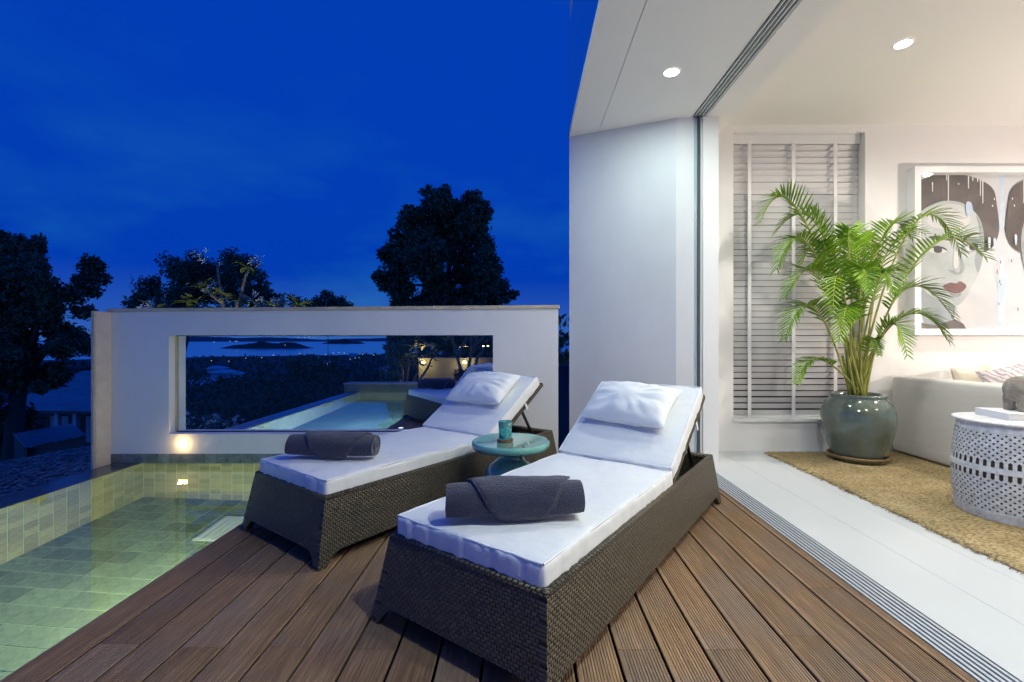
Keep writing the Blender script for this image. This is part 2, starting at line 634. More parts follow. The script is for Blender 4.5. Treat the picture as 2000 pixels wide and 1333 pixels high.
def glass_pane(name, tint=(0.93, 0.97, 0.98, 1), gloss=0.02, flat=None):
    m = bpy.data.materials.new(name)
    m.use_nodes = True
    N, L = m.node_tree.nodes, m.node_tree.links
    N.clear()
    o = N.new('ShaderNodeOutputMaterial')
    t = N.new('ShaderNodeBsdfTransparent')
    t.inputs['Color'].default_value = tint
    g = N.new('ShaderNodeBsdfGlossy')
    g.inputs['Roughness'].default_value = gloss
    fr = N.new('ShaderNodeFresnel')
    fr.inputs['IOR'].default_value = 1.35
    mx = N.new('ShaderNodeMixShader')
    if flat is None:
        L.new(fr.outputs[0], mx.inputs[0])
    else:
        mx.inputs[0].default_value = flat
    L.new(t.outputs[0], mx.inputs[1])
    L.new(g.outputs[0], mx.inputs[2])
    L.new(mx.outputs[0], o.inputs['Surface'])
    return m


M['pane'] = glass_pane('window_glass', (0.98, 0.99, 0.99, 1), 0.0, 0.012)
M['glazing'] = glass_pane('picture_glass', (1, 1, 1, 1), 0.03, 0.03)


def water_mat(name, tint, bump):
    m = bpy.data.materials.new(name)
    m.use_nodes = True
    N, L = m.node_tree.nodes, m.node_tree.links
    N.clear()
    o = N.new('ShaderNodeOutputMaterial')
    g = N.new('ShaderNodeBsdfGlass')
    g.inputs['IOR'].default_value = 1.333
    g.inputs['Roughness'].default_value = 0.0
    g.inputs['Color'].default_value = tint
    tc = N.new('ShaderNodeTexCoord')
    n = N.new('ShaderNodeTexNoise')
    n.inputs['Scale'].default_value = 3.5
    n.inputs['Detail'].default_value = 2
    L.new(tc.outputs['Object'], n.inputs['Vector'])
    b = N.new('ShaderNodeBump')
    b.inputs['Strength'].default_value = bump
    b.inputs['Distance'].default_value = 0.01
    L.new(n.outputs['Fac'], b.inputs['Height'])
    L.new(b.outputs[0], g.inputs['Normal'])
    L.new(g.outputs[0], o.inputs['Surface'])
    return m


M['pool_water'] = water_mat('pool_water', (0.90, 0.985, 0.96, 1), 0.03)


def sea_mat():
    m = mat('sea', (0.80, 0.92, 0.95, 1), 0.18, metal=0.92)
    return m


M['sea'] = sea_mat()
M['tumbler'] = None


def tumbler_mat():
    m = bpy.data.materials.new('aqua_glass')
    m.use_nodes = True
    N, L = m.node_tree.nodes, m.node_tree.links
    p = N['Principled BSDF']
    p.inputs['Base Color'].default_value = (0.12, 0.62, 0.74, 1)
    p.inputs['Roughness'].default_value = 0.08
    p.inputs['Transmission Weight'].default_value = 0.75
    p.inputs['IOR'].default_value = 1.3
    tc = N.new('ShaderNodeTexCoord')
    v = N.new('ShaderNodeTexNoise')
    v.inputs['Scale'].default_value = 38
    v.inputs['Distortion'].default_value = 2.2
    L.new(tc.outputs['Object'], v.inputs['Vector'])
    cr = N.new('ShaderNodeValToRGB')
    e = cr.color_ramp.elements
    e[0].position, e[0].color = 0.42, (0.10, 0.62, 0.74, 1)
    e[1].position, e[1].color = 0.60, (0.55, 0.92, 0.95, 1)
    k = e.new(0.50)
    k.color = (0.35, 0.80, 0.55, 1)
    L.new(v.outputs['Fac'], cr.inputs[0])
    L.new(cr.outputs[0], p.inputs['Base Color'])
    b = N.new('ShaderNodeBump')
    b.inputs['Strength'].default_value = 0.6
    b.inputs['Distance'].default_value = 0.004
    L.new(v.outputs['Fac'], b.inputs['Height'])
    L.new(b.outputs[0], p.inputs['Normal'])
    return m


M['tumbler'] = tumbler_mat()


def rug_mat():
    m = bpy.data.materials.new('jute')
    m.use_nodes = True
    N, L = m.node_tree.nodes, m.node_tree.links
    p = N['Principled BSDF']
    p.inputs['Roughness'].default_value = 0.95
    p.inputs['Specular IOR Level'].default_value = 0.1
    tc = N.new('ShaderNodeTexCoord')
    mp = N.new('ShaderNodeMapping')
    mp.inputs['Scale'].default_value = (46, 85, 30)
    L.new(tc.outputs['Object'], mp.inputs['Vector'])
    vo = N.new('ShaderNodeTexVoronoi')
    vo.inputs['Scale'].default_value = 1.0
    L.new(mp.outputs[0], vo.inputs['Vector'])
    n1 = N.new('ShaderNodeTexNoise')
    n1.inputs['Scale'].default_value = 2.5
    n1.inputs['Detail'].default_value = 8
    n1.inputs['Roughness'].default_value = 0.75
    L.new(tc.outputs['Object'], n1.inputs['Vector'])
    cr = N.new('ShaderNodeValToRGB')
    e = cr.color_ramp.elements
    e[0].position, e[0].color = 0.3, S(158, 138, 98)
    e[1].position, e[1].color = 0.7, S(212, 192, 148)
    L.new(n1.outputs['Fac'], cr.inputs[0])
    mx = N.new('ShaderNodeMixRGB')
    mx.blend_type = 'MULTIPLY'
    mx.inputs[0].default_value = 0.7
    c2 = N.new('ShaderNodeValToRGB')
    c2.color_ramp.elements[0].position = 0.15
    c2.color_ramp.elements[0].color = (1, 1, 1, 1)
    c2.color_ramp.elements[1].position = 0.8
    c2.color_ramp.elements[1].color = (0.22, 0.19, 0.14, 1)
    L.new(vo.outputs['Distance'], c2.inputs[0])
    L.new(cr.outputs[0], mx.inputs[1])
    L.new(c2.outputs[0], mx.inputs[2])
    L.new(mx.outputs[0], p.inputs['Base Color'])
    inv = N.new('ShaderNodeMath')
    inv.operation = 'MULTIPLY'
    inv.inputs[1].default_value = -1
    L.new(vo.outputs['Distance'], inv.inputs[0])
    b = N.new('ShaderNodeBump')
    b.inputs['Strength'].default_value = 1.0
    b.inputs['Distance'].default_value = 0.012
    L.new(inv.outputs[0], b.inputs['Height'])
    L.new(b.outputs[0], p.inputs['Normal'])
    return m


M['rug'] = rug_mat()


def stripe_mat():
    m = bpy.data.materials.new('striped_cloth')
    m.use_nodes = True
    N, L = m.node_tree.nodes, m.node_tree.links
    p = N['Principled BSDF']
    p.inputs['Roughness'].default_value = 0.9
    tc = N.new('ShaderNodeTexCoord')
    w = N.new('ShaderNodeTexWave')
    w.bands_direction = 'DIAGONAL'
    w.inputs['Scale'].default_value = 13
    w.inputs['Distortion'].default_value = 7
    w.inputs['Detail'].default_value = 2
    w.inputs['Detail Scale'].default_value = 1.4
    L.new(tc.outputs['Object'], w.inputs['Vector'])
    mx = N.new('ShaderNodeMixRGB')
    mx.inputs[1].default_value = S(160, 148, 152)
    mx.inputs[2].default_value = S(214, 206, 206)
    L.new(w.outputs['Fac'], mx.inputs[0])
    L.new(mx.outputs[0], p.inputs['Base Color'])
    return m


M['striped'] = stripe_mat()

# ================================================================== THE LARGE STRUCTURE
WATER_Z = -0.06
WALL_Y = 3.99
DECK_X0, DECK_X1 = -1.541, 1.338
POOL_X0, POOL_X1 = -3.28, -1.56
POOL_BOT = WATER_Z - 1.07

# ---- terrain, sea, far shore
def ground_z(d):
    return -3.0 - 56.5 * (1 - math.exp(-d / 240.0)) + 1.5 * math.exp(-d / 6)


mb = MB()
NA, ND = 90, 60
def terr(a, b):
    an = R(-82 + 140 * a)
    d = 2.0 * (2300 / 2.0) ** b
    x, y = d * math.sin(an), d * math.cos(an)
    z = ground_z(d) + noise.noise(Vector((x * .02, y * .02, 0))) * min(3.0, d * .03)
    if b > 0.985:
        z = -80
    return (x, y, z)
mb.grid(NA, ND, terr, flip=True)
structure(mb.build('hillside', M['hill'], smooth=True))
mb = MB()
mb.add([(-60000, 1200, -62.5), (60000, 1200, -62.5), (60000, 60000, -62.5), (-60000, 60000, -62.5)], [(0, 1, 2, 3)])
structure(mb.build('sea', M['sea']))


def ridge(name, x0, x1, ywater, ytop, Y, m, seed, depth=0.5, kind='structure', profile=None):
    """a hilly landform as long as it looks, with its own depth"""
    mb = MB()
    a, b = at(x0, ywater, Y), at(x1, ywater, Y)
    H = (ywater - ytop) / 900 * Y
    W = (b.x - a.x)
    def fn(u, v):
        x = a.x + W * u
        y = Y + (v - 0.5) * W * depth
        e = math.sin(math.pi * u) ** 0.6 * math.sin(math.pi * v) ** 0.8
        p = profile(u) if profile else 1.0
        k = 0.75 + 0.5 * noise.noise(Vector((u * 5 + seed, v * 3, seed))) + 0.18 * noise.noise(Vector((u * 40 + seed, v * 20, seed)))
        return (x, y, -62.5 - 1 + H * e * k * p)
    mb.grid(90, 14, fn)
    o = mb.build(name, m, smooth=True)
    return structure(o)


ridge('far_hills', 120, 700, 664.5, 650, 24000, M['far_hill'], 3.1, 0.3, profile=lambda u: 0.55 + 0.5 * (1 - u))
ridge('far_hills', 560, 1300, 664.5, 655, 27000, M['far_hill'], 9.3, 0.3)
ridge('island', 440, 605, 680.5, 665, 3650, M['island'], 5.2, 0.35, profile=lambda u: 0.75 if u < .4 else 1.0)
ridge('island', 632, 710, 671.5, 661, 8500, M['island'], 1.7, 0.4)

# ---- pool: shells, tiles, water
pool = thing('pool', None, None)
structure(pool)
mb = MB()
mb.box(POOL_X0 - 0.24, POOL_X0 - 0.004, -1.5, 9.4, POOL_BOT - 0.1, WATER_Z - 0.006)          # infinity-edge wall
mb.box(POOL_X0 - 0.24, POOL_X1 + 0.2, -1.5, 9.4, POOL_BOT - 0.3, POOL_BOT - 0.0045)           # floor slab
mb.box(POOL_X1 + 0.004, POOL_X1 + 0.2, -1.5, 9.4, POOL_BOT - 0.1, -0.10)                       # deck side
mb.box(POOL_X0 - 0.003, POOL_X1 + 0.003, WALL_Y + 0.004, WALL_Y + 0.2, POOL_BOT, 0.01)         # end wall
mb.box(POOL_X0 - 0.003, POOL_X1 + 0.003, -1.7, -1.5, POOL_BOT, -0.01)
shell = mb.build('pool_shell', M['grout'], pool)
mb = MB().box(POOL_X0 - 0.24, POOL_X0 - 0.002, -1.5, WALL_Y - .02, WATER_Z - 0.005, WATER_Z + 0.003)
mb.build('wet_ledge', M['ledge'], pool)

def tile_mesh(w, h, axis):
    g, t, c = 0.0035, 0.003, 0.0012
    a, b = w / 2 - g, h / 2 - g
    pts = [(-a, -b, 0), (a, -b, 0), (a, b, 0), (-a, b, 0),
           (-a + c, -b + c, t), (a - c, -b + c, t), (a - c, b - c, t), (-a + c, b - c, t)]
    fs = [(4, 5, 6, 7), (0, 1, 5, 4), (1, 2, 6, 5), (2, 3, 7, 6), (3, 0, 4, 7)]
    def cv(p):
        x, y, z = p
        if axis == 'z':
            return (x, y, z - t)
        if axis == 'y':                      # faces -Y
            return (x, -z + t, y)
        return (z - t, -x, y)                # faces +X
    m = MB()
    m.add([cv(p) for p in pts], fs)
    me = m.mesh('tile')
    return me

def lay(me, m, pts, parent, name='tile'):
    me.materials.append(m)
    for p in pts:
        o = bpy.data.objects.new(name, me)
        COL.objects.link(o)
        o.parent = parent
        o.location = p

TW, TH = 0.0956, 0.1338
end_pts = [(POOL_X0 + TW * (i + .5), WALL_Y, WATER_Z - TH * (j + .5)) for i in range(18) for j in range(8)]
lay(tile_mesh(TW, TH, 'y'), M['wall_tile'], end_pts, shell)
left_pts = [(POOL_X0, WALL_Y - TW * (i + .5), WATER_Z - TH * (j + .5)) for i in range(15) for j in range(8)]
lay(tile_mesh(TW, TH, 'x'), M['wall_tile'], left_pts, shell)
FT = 0.1433
floor_par = MB().box(POOL_X0, POOL_X1, -1.5, WALL_Y, POOL_BOT - 0.012, POOL_BOT - 0.003).build('pool_floor', M['grout'], pool)
fl_pts = [(POOL_X0 + FT * (i + .5), WALL_Y - FT * (j + .5), POOL_BOT) for i in range(12) for j in range(21)]
lay(tile_mesh(FT, FT, 'z'), M['pool_tile'], fl_pts, floor_par)
mb = MB()
mb.add([(POOL_X0 - 0.001, -1.5, WATER_Z), (POOL_X1 + 0.01, -1.5, WATER_Z), (POOL_X1 + 0.01, WALL_Y - .0, WATER_Z), (POOL_X0 - 0.001, WALL_Y - .0, WATER_Z)], [(0, 1, 2, 3)])
structure(mb.build('pool_water', M['pool_water']))

# drain cover and underwater lamp on the pool floor
dr = thing('pool_drain_cover', 'white square grating on the pool floor beside the deck edge', 'drain', (-2.16, 3.50, POOL_BOT))
MB().box(-0.21, 0.21, -0.19, 0.19, 0.001, 0.012).build('plate', M['fixture_white'], dr)
for i in range(9):
    MB().box(-0.195 + i * .044, -0.173 + i * .044, -0.175, 0.175, 0.0125, 0.02).build('bar', M['fixture_white'], dr)
pl = thing('pool_light', 'round glowing underwater lamp low in the pool by the deck', 'lamp', (-2.03, 2.47, POOL_BOT))
MB().lathe([(0.095, 0.001), (0.10, 0.02), (0.08, 0.03)], n=28).build('ring', M['fixture_white'], pl, smooth=True)
MB().lathe([(0.08, 0.028), (0.07, 0.05), (0.04, 0.06), (0.001, 0.063)], n=28).build('lens', M['pool_lamp'], pl, smooth=True)


def lamp(name, kind, loc, watts, col, parent=None, size=0.05, spot=None, rot=None):
    d = bpy.data.lights.new(name, kind)
    d.energy = watts
    d.color = col
    if kind in ('POINT', 'SPOT'):
        d.shadow_soft_size = size
    if kind == 'AREA':
        d.shape = 'DISK'
        d.size = 0.09
        d.spread = R(spot)
    if kind == 'SPOT':
        d.spot_size = R(spot)
        d.spot_blend = 1.0
    o = bpy.data.objects.new(name, d)
    COL.objects.link(o)
    o.location = loc
    if rot:
        o.rotation_euler = rot
    if parent is not None:
        o.parent = parent
    return o


lamp('pool_light_glow', 'POINT', (0, 0, 0.22), POOL_W, (0.90, 1.0, 0.74), pl, 0.09)

# ---- deck boards
deck = thing('deck', None, None)
structure(deck)
MB().box(DECK_X0 + .01, DECK_X1, -1.2, WALL_Y - 0.012, -0.12, -0.045).build('under_frame', M['under_deck'], deck)
PITCH = (1.295 - DECK_X0) / 20

def board(x0, x1, y0, y1, grooves=13, name='deck_board', parent=deck, z=0.0):
    w = x1 - x0
    prof = [(0.009, -0.03), (0.009, -0.0055), (0, -0.0045), (0, -0.0025), (0.0025, 0.0)]
    usable = w - 0.008
    st = usable / grooves if grooves else 0
    for g in range(grooves):
        a = 0.004 + g * st
        if g:
            prof += [(a + st * .30, -0.0), (a + st * .38, -0.0024), (a + st * .62, -0.0024), (a + st * .70, 0.0)]
    prof += [(w - 0.0025, 0.0), (w, -0.0025), (w, -0.0045), (w - 0.009, -0.0055), (w - 0.009, -0.03)]
    n = len(prof)
    vs = [(x0 + a, y0, z + b) for a, b in prof] + [(x0 + a, y1, z + b) for a, b in prof]
    fs = [(i, i + 1, n + i + 1, n + i) for i in range(n - 1)]
    fs += [tuple(range(n - 1, -1, -1)), tuple(range(n, 2 * n))]
    m = MB().add(vs, [f[::-1] for f in fs])
    return m.build(name, M['deck'], parent)


joints = {0: [2.9], 1: [1.52], 2: [2.35], 3: [1.50], 4: [3.1], 5: [1.505], 6: [2.6], 7: [1.49, 3.2], 8: [2.2], 9: [1.51],
          10: [2.7], 11: [1.5, 3.3], 12: [1.95], 13: [1.49], 14: [1.93], 15: [1.49], 16: [2.5], 17: [1.56], 18: [2.9], 19: [1.86]}
for k in range(20):
    x0 = DECK_X0 + PITCH * k
    ys = [-1.2] + joints[k] + [WALL_Y - 0.013]
    if x0 > 0.2:      # the house wall cuts these boards
        ys[-1] = min(ys[-1], 4.0 - (x0 - 0.41) * .415 if x0 > .41 else 3.97)
    for a, b in zip(ys[:-1], ys[1:]):
        board(x0 + 0.0044, x0 + PITCH - 0.0044, a + 0.0008, b - 0.0008, 13)
board(1.2985, DECK_X1 - 0.002, -1.2, 3.62, 4)

# ---- indoor floor, walls and ceiling
ROOM_X1, ROOM_Y0, ROOM_Y1 = 6.6, -3.0, 4.147
SOF_Z, CEIL_Z = 2.775, 2.93
fl = thing('indoor_floor', None, None)
structure(fl)
MB().box(1.462, ROOM_X1, ROOM_Y0, ROOM_Y1 + .05, -0.12, -0.004).build('subfloor', M['gasket'], fl)
x = 1.466
while x < 5.0:
    MB().box(x, x + 0.2935, ROOM_Y0, ROOM_Y1 + .05, -0.0035, 0.0).build('floor_plank', M['floor_white'], fl)
    x += 0.295

structure(MB().box(1.47, ROOM_X1, ROOM_Y0, ROOM_Y1 + 0.25, CEIL_Z, CEIL_Z + 0.2).build('indoor_ceiling', M['ceiling_white']))
wb = MB()
BX0, BX1, BZ0, BZ1 = 1.90, 3.087, 0.295, 2.876
wb.box(1.56, BX0, ROOM_Y1, ROOM_Y1 + .22, 0.0, CEIL_Z)
wb.box(BX1, ROOM_X1, ROOM_Y1, ROOM_Y1 + .22, 0.0, CEIL_Z)
wb.box(BX0, BX1, ROOM_Y1, ROOM_Y1 + .22, 0.0, BZ0)
wb.box(BX0, BX1, ROOM_Y1, ROOM_Y1 + .22, BZ1, CEIL_Z)
structure(wb.build('wall_back', M['room_white']))
structure(MB().box(ROOM_X1, ROOM_X1 + .2, ROOM_Y0, ROOM_Y1 + .22, -0.1, CEIL_Z + .2).build('wall_right', M['room_white']))
structure(MB().box(1.47, ROOM_X1, ROOM_Y0 - .2, ROOM_Y0, -0.1, CEIL_Z + .2).build('wall_rear', M['room_white']))

# ---- the villa's outside
vi = thing('villa', 'white villa with angled outer wall, wide soffit and blue glass fascia', 'house')
wall_pts = [(0.411, 4.02), (1.23, 3.685), (1.365, 3.665), (1.365, 4.5), (0.8, 4.9)]
MB().prism(wall_pts, -0.2, SOF_Z + .3).build('outer_wall', M['white_render'], vi)
MB().box(1.436, 1.56, 3.66, 4.20, 0.0005, CEIL_Z - .01).build('door_jamb', M['white_gloss'], vi)
MB().box(1.395, 1.412, 3.655, 3.75, 0.0, SOF_Z).build('gasket', M['gasket'], vi)
MB().box(1.367, 1.394, 3.67, 3.75, 0.0, SOF_Z).build('door_edge', mat('door_edge', S(176, 196, 206), 0.2), vi)
MB().box(1.413, 1.435, 3.67, 3.75, 0.0, SOF_Z).build('door_edge', M['white_gloss'], vi)
so = MB().box(0.652, 1.34, -3.2, 4.4, SOF_Z, SOF_Z + .25).build('soffit', M['soffit_white'], vi)
MB().box(0.411, 0.644, -3.2, 4.05, SOF_Z, SOF_Z + .25).build('soffit_edge', M['soffit_white'], vi)
MB().box(0.6445, 0.6515, -3.2, 4.2, SOF_Z + .006, SOF_Z + .2).build('shadow_gap', M['white_gloss'], vi)
MB().box(1.462, 1.69, -3.2, 4.15, SOF_Z, CEIL_Z - .002).build('door_header', M['ceiling_white'], vi)
MB().box(0.40, 0.4105, -3.2, 4.03, SOF_Z + .002, 3.68).build('glass_fascia', M['fascia_glass'], vi)
MB().box(0.415, 3.0, -3.2, 4.02, 3.69, 6.6).build('upper_wall', M['white_render'], vi)
MB().box(0.415, 3.0, -3.2, 4.02, SOF_Z + .26, 3.68).build('floor_slab', M['white_render'], vi)

# ---- door tracks
def track(name, label, z0, z1, up):
    t = thing(name, label, 'door track')
    MB().box(1.34, 1.461, -3.0, 3.655, z0, z1).build('channel', M['gasket'] if up else M['alu_dark'], t)
    for i in range(6 if up else 5):
        x = 1.343 + i * (0.0208 if up else 0.0265)
        if up:
            MB().box(x, x + 0.011, -3.0, 3.652, z1 + .0003, z1 + 0.006).build('rail', M['alu'], t)
        else:
            MB().box(x, x + 0.0075, -3.0, 3.652, z0 - 0.016, z0 - .0003).build('rail', M['white_gloss'], t)
    return t
track('floor_track', 'grooved aluminium sliding door track between deck and white floor', -0.05, -0.006, True)
track('ceiling_track', 'dark grooved sliding door track between soffit and ceiling', SOF_Z + .018, SOF_Z + .08, False)

# ---- recessed downlights
def downlight(loc, label, watts, col, cone=130):
    t = thing('downlight', label, 'downlight', loc, group='recessed ceiling lights')
    MB().lathe([(0.047, -0.004), (0.056, -0.006), (0.058, -0.0005)], n=32).build('rim', M['white_gloss'], t, smooth=True)
    MB().lathe([(0.001, -0.003), (0.047, -0.003)], n=32).build('diffuser', M['cool_lamp'], t)
    if cone < 0:
        lamp('downlight_beam', 'AREA', (0, 0, -0.012), watts, col, t, 0.045, -cone)
    else:
        lamp('downlight_beam', 'SPOT', (0, 0, -0.03), watts, col, t, 0.045, cone)
    return t
downlight((0.988, 3.05, SOF_Z), 'bright round downlight in the soffit above the deck', SOFFIT_W * .31, (0.82, 1.0, 0.94), -180)
downlight((0.988, 0.75, SOF_Z), 'round downlight in the soffit nearer the viewer', SOFFIT_W * .88, (0.82, 1.0, 0.94), -180)
downlight((2.48, 3.0, CEIL_Z), 'bright round downlight in the indoor ceiling', ROOM_W, (1.0, 0.97, 0.90), 172)
for (lx, ly, nm) in ((2.48, 0.6, 'above the floor track end'), (4.6, 2.9, 'above the sofa'), (4.6, 0.6, 'above the far end of the rug')):
    downlight((lx, ly, CEIL_Z), 'indoor ceiling downlight %s' % nm, ROOM_W, (1.0, 0.96, 0.88), 172)

# ================================================================== the free-standing pool wall with its window
TOP_L, TOP_R = 1.243, 1.275
WX0, WX1, WZ0, WZ1 = -3.06, -0.253, 0.19, 1.044
XL, XR = -3.56, 0.312
TH_W = 0.2
pw = thing('pool_wall', 'white free-standing wall with long horizontal window across the pool end', 'wall')
def topz(x):
    return TOP_L + (TOP_R - TOP_L) * (x - XL) / (XR - XL)
mb = MB()
def wall_piece(x0, x1, z0, z1, top=False):
    za, zb = (topz(x0), topz(x1)) if top else (z1, z1)
    vs = [(x0, WALL_Y, z0), (x1, WALL_Y, z0), (x1, WALL_Y + TH_W, z0), (x0, WALL_Y + TH_W, z0),
          (x0, WALL_Y, za), (x1, WALL_Y, zb), (x1, WALL_Y + TH_W, zb), (x0, WALL_Y + TH_W, za)]
    mb.add(vs, [(0, 3, 2, 1), (4, 5, 6, 7), (0, 1, 5, 4), (1, 2, 6, 5), (2, 3, 7, 6), (3, 0, 4, 7)])
wall_piece(XL, WX0, 0.017, 0, True)
wall_piece(WX1, XR, 0.017, 0, True)
wall_piece(WX0, WX1, 0.017, WZ0)
wall_piece(WX0, WX1, WZ1, 0, True)
bm = bmesh.new()
me0 = mb.mesh('wall_body')
bm.from_mesh(me0)
bmesh.ops.remove_doubles(bm, verts=bm.verts, dist=0.0001)
bm.to_mesh(me0)
bm.free()
me0.materials.append(M['white_render'])
body = bpy.data.objects.new('wall_body', me0)
COL.objects.link(body)
body.parent = pw
# coping
mb = MB()
o_ = 0.012
for (x0, x1) in ((XL - .03, XR + .012),):
    vs = []
    for x in (x0, x1):
        zt = topz(x)
        for (y, z) in ((WALL_Y - o_, zt + .001), (WALL_Y + TH_W + o_, zt + .001), (WALL_Y + TH_W + o_, zt + .03), (WALL_Y - o_, zt + .03)):
            vs.append((x, y, z))
    mb.add(vs, [(0, 1, 2, 3), (7, 6, 5, 4), (0, 4, 5, 1), (1, 5, 6, 2), (2, 6, 7, 3), (3, 7, 4, 0)])
mb.build('coping', M['coping'], pw)
# window frame and panes
fr_y = WALL_Y + 0.072
g = 0.012
MB().box(WX0 + .0005, WX0 + g, fr_y, fr_y + .03, WZ0, WZ1).build('window_frame', M['coping'], pw)
MB().box(WX1 - g * .4, WX1 - .0005, fr_y, fr_y + .03, WZ0, WZ1).build('window_frame', M['gasket'], pw)
MB().box(WX0 + g, WX1 - g * .4, fr_y, fr_y + .03, WZ0 + .0005, WZ0 + .008).build('window_frame', M['gasket'], pw)
MB().box(WX0 + g, WX1 - g * .4, fr_y, fr_y + .03, WZ1 - .008, WZ1 - .0005).build('window_frame', M['gasket'], pw)
for (a, b) in ((WX0 + g, -1.571), (-1.567, WX1 - g * .4)):
    MB().box(a, b, fr_y + .010, fr_y + .020, WZ0 + .008, WZ1 - .008).build('pane', M['pane'], pw)
# stone return at the wall's free end, three panels with open joints
fx0, fx1, fy0, fy1 = -3.588, -3.561, 3.83, WALL_Y + TH_W
st = MB().box(fx0, fx1 - .004, fy0 + .004, fy1, -0.5, TOP_L + .0).build('stone_return', M['coping'], pw)
zs = [-0.09, 0.085, 0.655, TOP_L - .003]
for a, b in zip(zs[:-1], zs[1:]):
    MB().box(fx1 - .0045, fx1 + .003, fy0 + .018, WALL_Y - .0005, a + .0015, b - .0015).build('stone_panel', M['stone'], st)
# dark tile course above the water
n_t = 38
tw = (XR - XL) / n_t
for i in range(n_t):
    x = XL + tw * (i + .5)
    if x < 0.1:
        MB().box(x - tw / 2 + .0015, x + tw / 2 - .0015, WALL_Y - .006, WALL_Y + .01, -0.085 if x < POOL_X1 else 0.001, 0.0165).build('tile', M['dark_tile'], pw)
MB().box(XL, XR, WALL_Y + .0105, WALL_Y + TH_W, -0.12, 0.0168).build('plinth', M['grout'], pw)
# recessed wall light
wlq = at(358, 867, WALL_Y)
wt = thing('wall_light', 'small warm recessed light low in the white pool wall', 'lamp', (wlq.x, WALL_Y, wlq.z))
MB().box(-0.046, 0.046, -0.004, -0.0005, -0.024, 0.024).build('frame', M['white_gloss'], wt)
MB().box(-0.038, 0.038, -0.0065, -0.0043, -0.017, 0.017).build('lens', M['warm_lamp'], wt)
lamp('wall_light_glow', 'POINT', (0, -0.05, 0), 0.7, (1.0, 0.66, 0.25), wt, 0.008)

# ================================================================== SUN LOUNGERS
LL, LW, LZ = 1.886, 0.672, 0.295


def weave_panel(length, bottom, top, lean_out, lean_ends, thick=0.026, nz=6, ns=60):
    """upright woven panel: s along, z up; leans outwards (to -y) towards the floor"""
    ss = []
    for i in range(ns + 1):
        ss.append(length * i / ns)
    vs, uv, fs = [], [], []
    for side in (0, 1):
        for s in ss:
            zb = bottom(s)
            for k in range(nz + 1):
                z = zb + (top - zb) * k / nz
                f = (top - z) / top
                u = 2 * s / length - 1
                sx = s + lean_ends * f * (abs(u) ** 3) * (1 if u > 0 else -1)
                y = -lean_out * f + (thick if side else 0)
                vs.append((sx, y, z))
                uv.append((sx, z))
    nz1 = nz + 1
    off = (ns + 1) * nz1
    for i in range(ns):
        for k in range(nz):
            a = i * nz1 + k
            fs.append((a, a + nz1, a + nz1 + 1, a + 1))
            b = a + off
            fs.append((b + 1, b + nz1 + 1, b + nz1, b))
        a = i * nz1
        fs.append((a, a + off, a + nz1 + off, a + nz1))
        a = i * nz1 + nz
        fs.append((a + nz1, a + nz1 + off, a + off, a))
    for i in (0, ns):
        for k in range(nz):
            a = i * nz1 + k
            q = (a, a + 1, a + 1 + off, a + off)
            fs.append(q if i == 0 else q[::-1])
    return MB().add(vs, fs), uv


def arch(length, leg0, leg1, h, ease=0.10):
    def fn(s):
        d = min(s, length - s)
        l = leg0 if s < length / 2 else leg1
        if d <= l:
            return 0.0
        t = min(1.0, (d - l) / ease)
        return h * math.sin(t * math.pi / 2) ** 0.8
    return fn


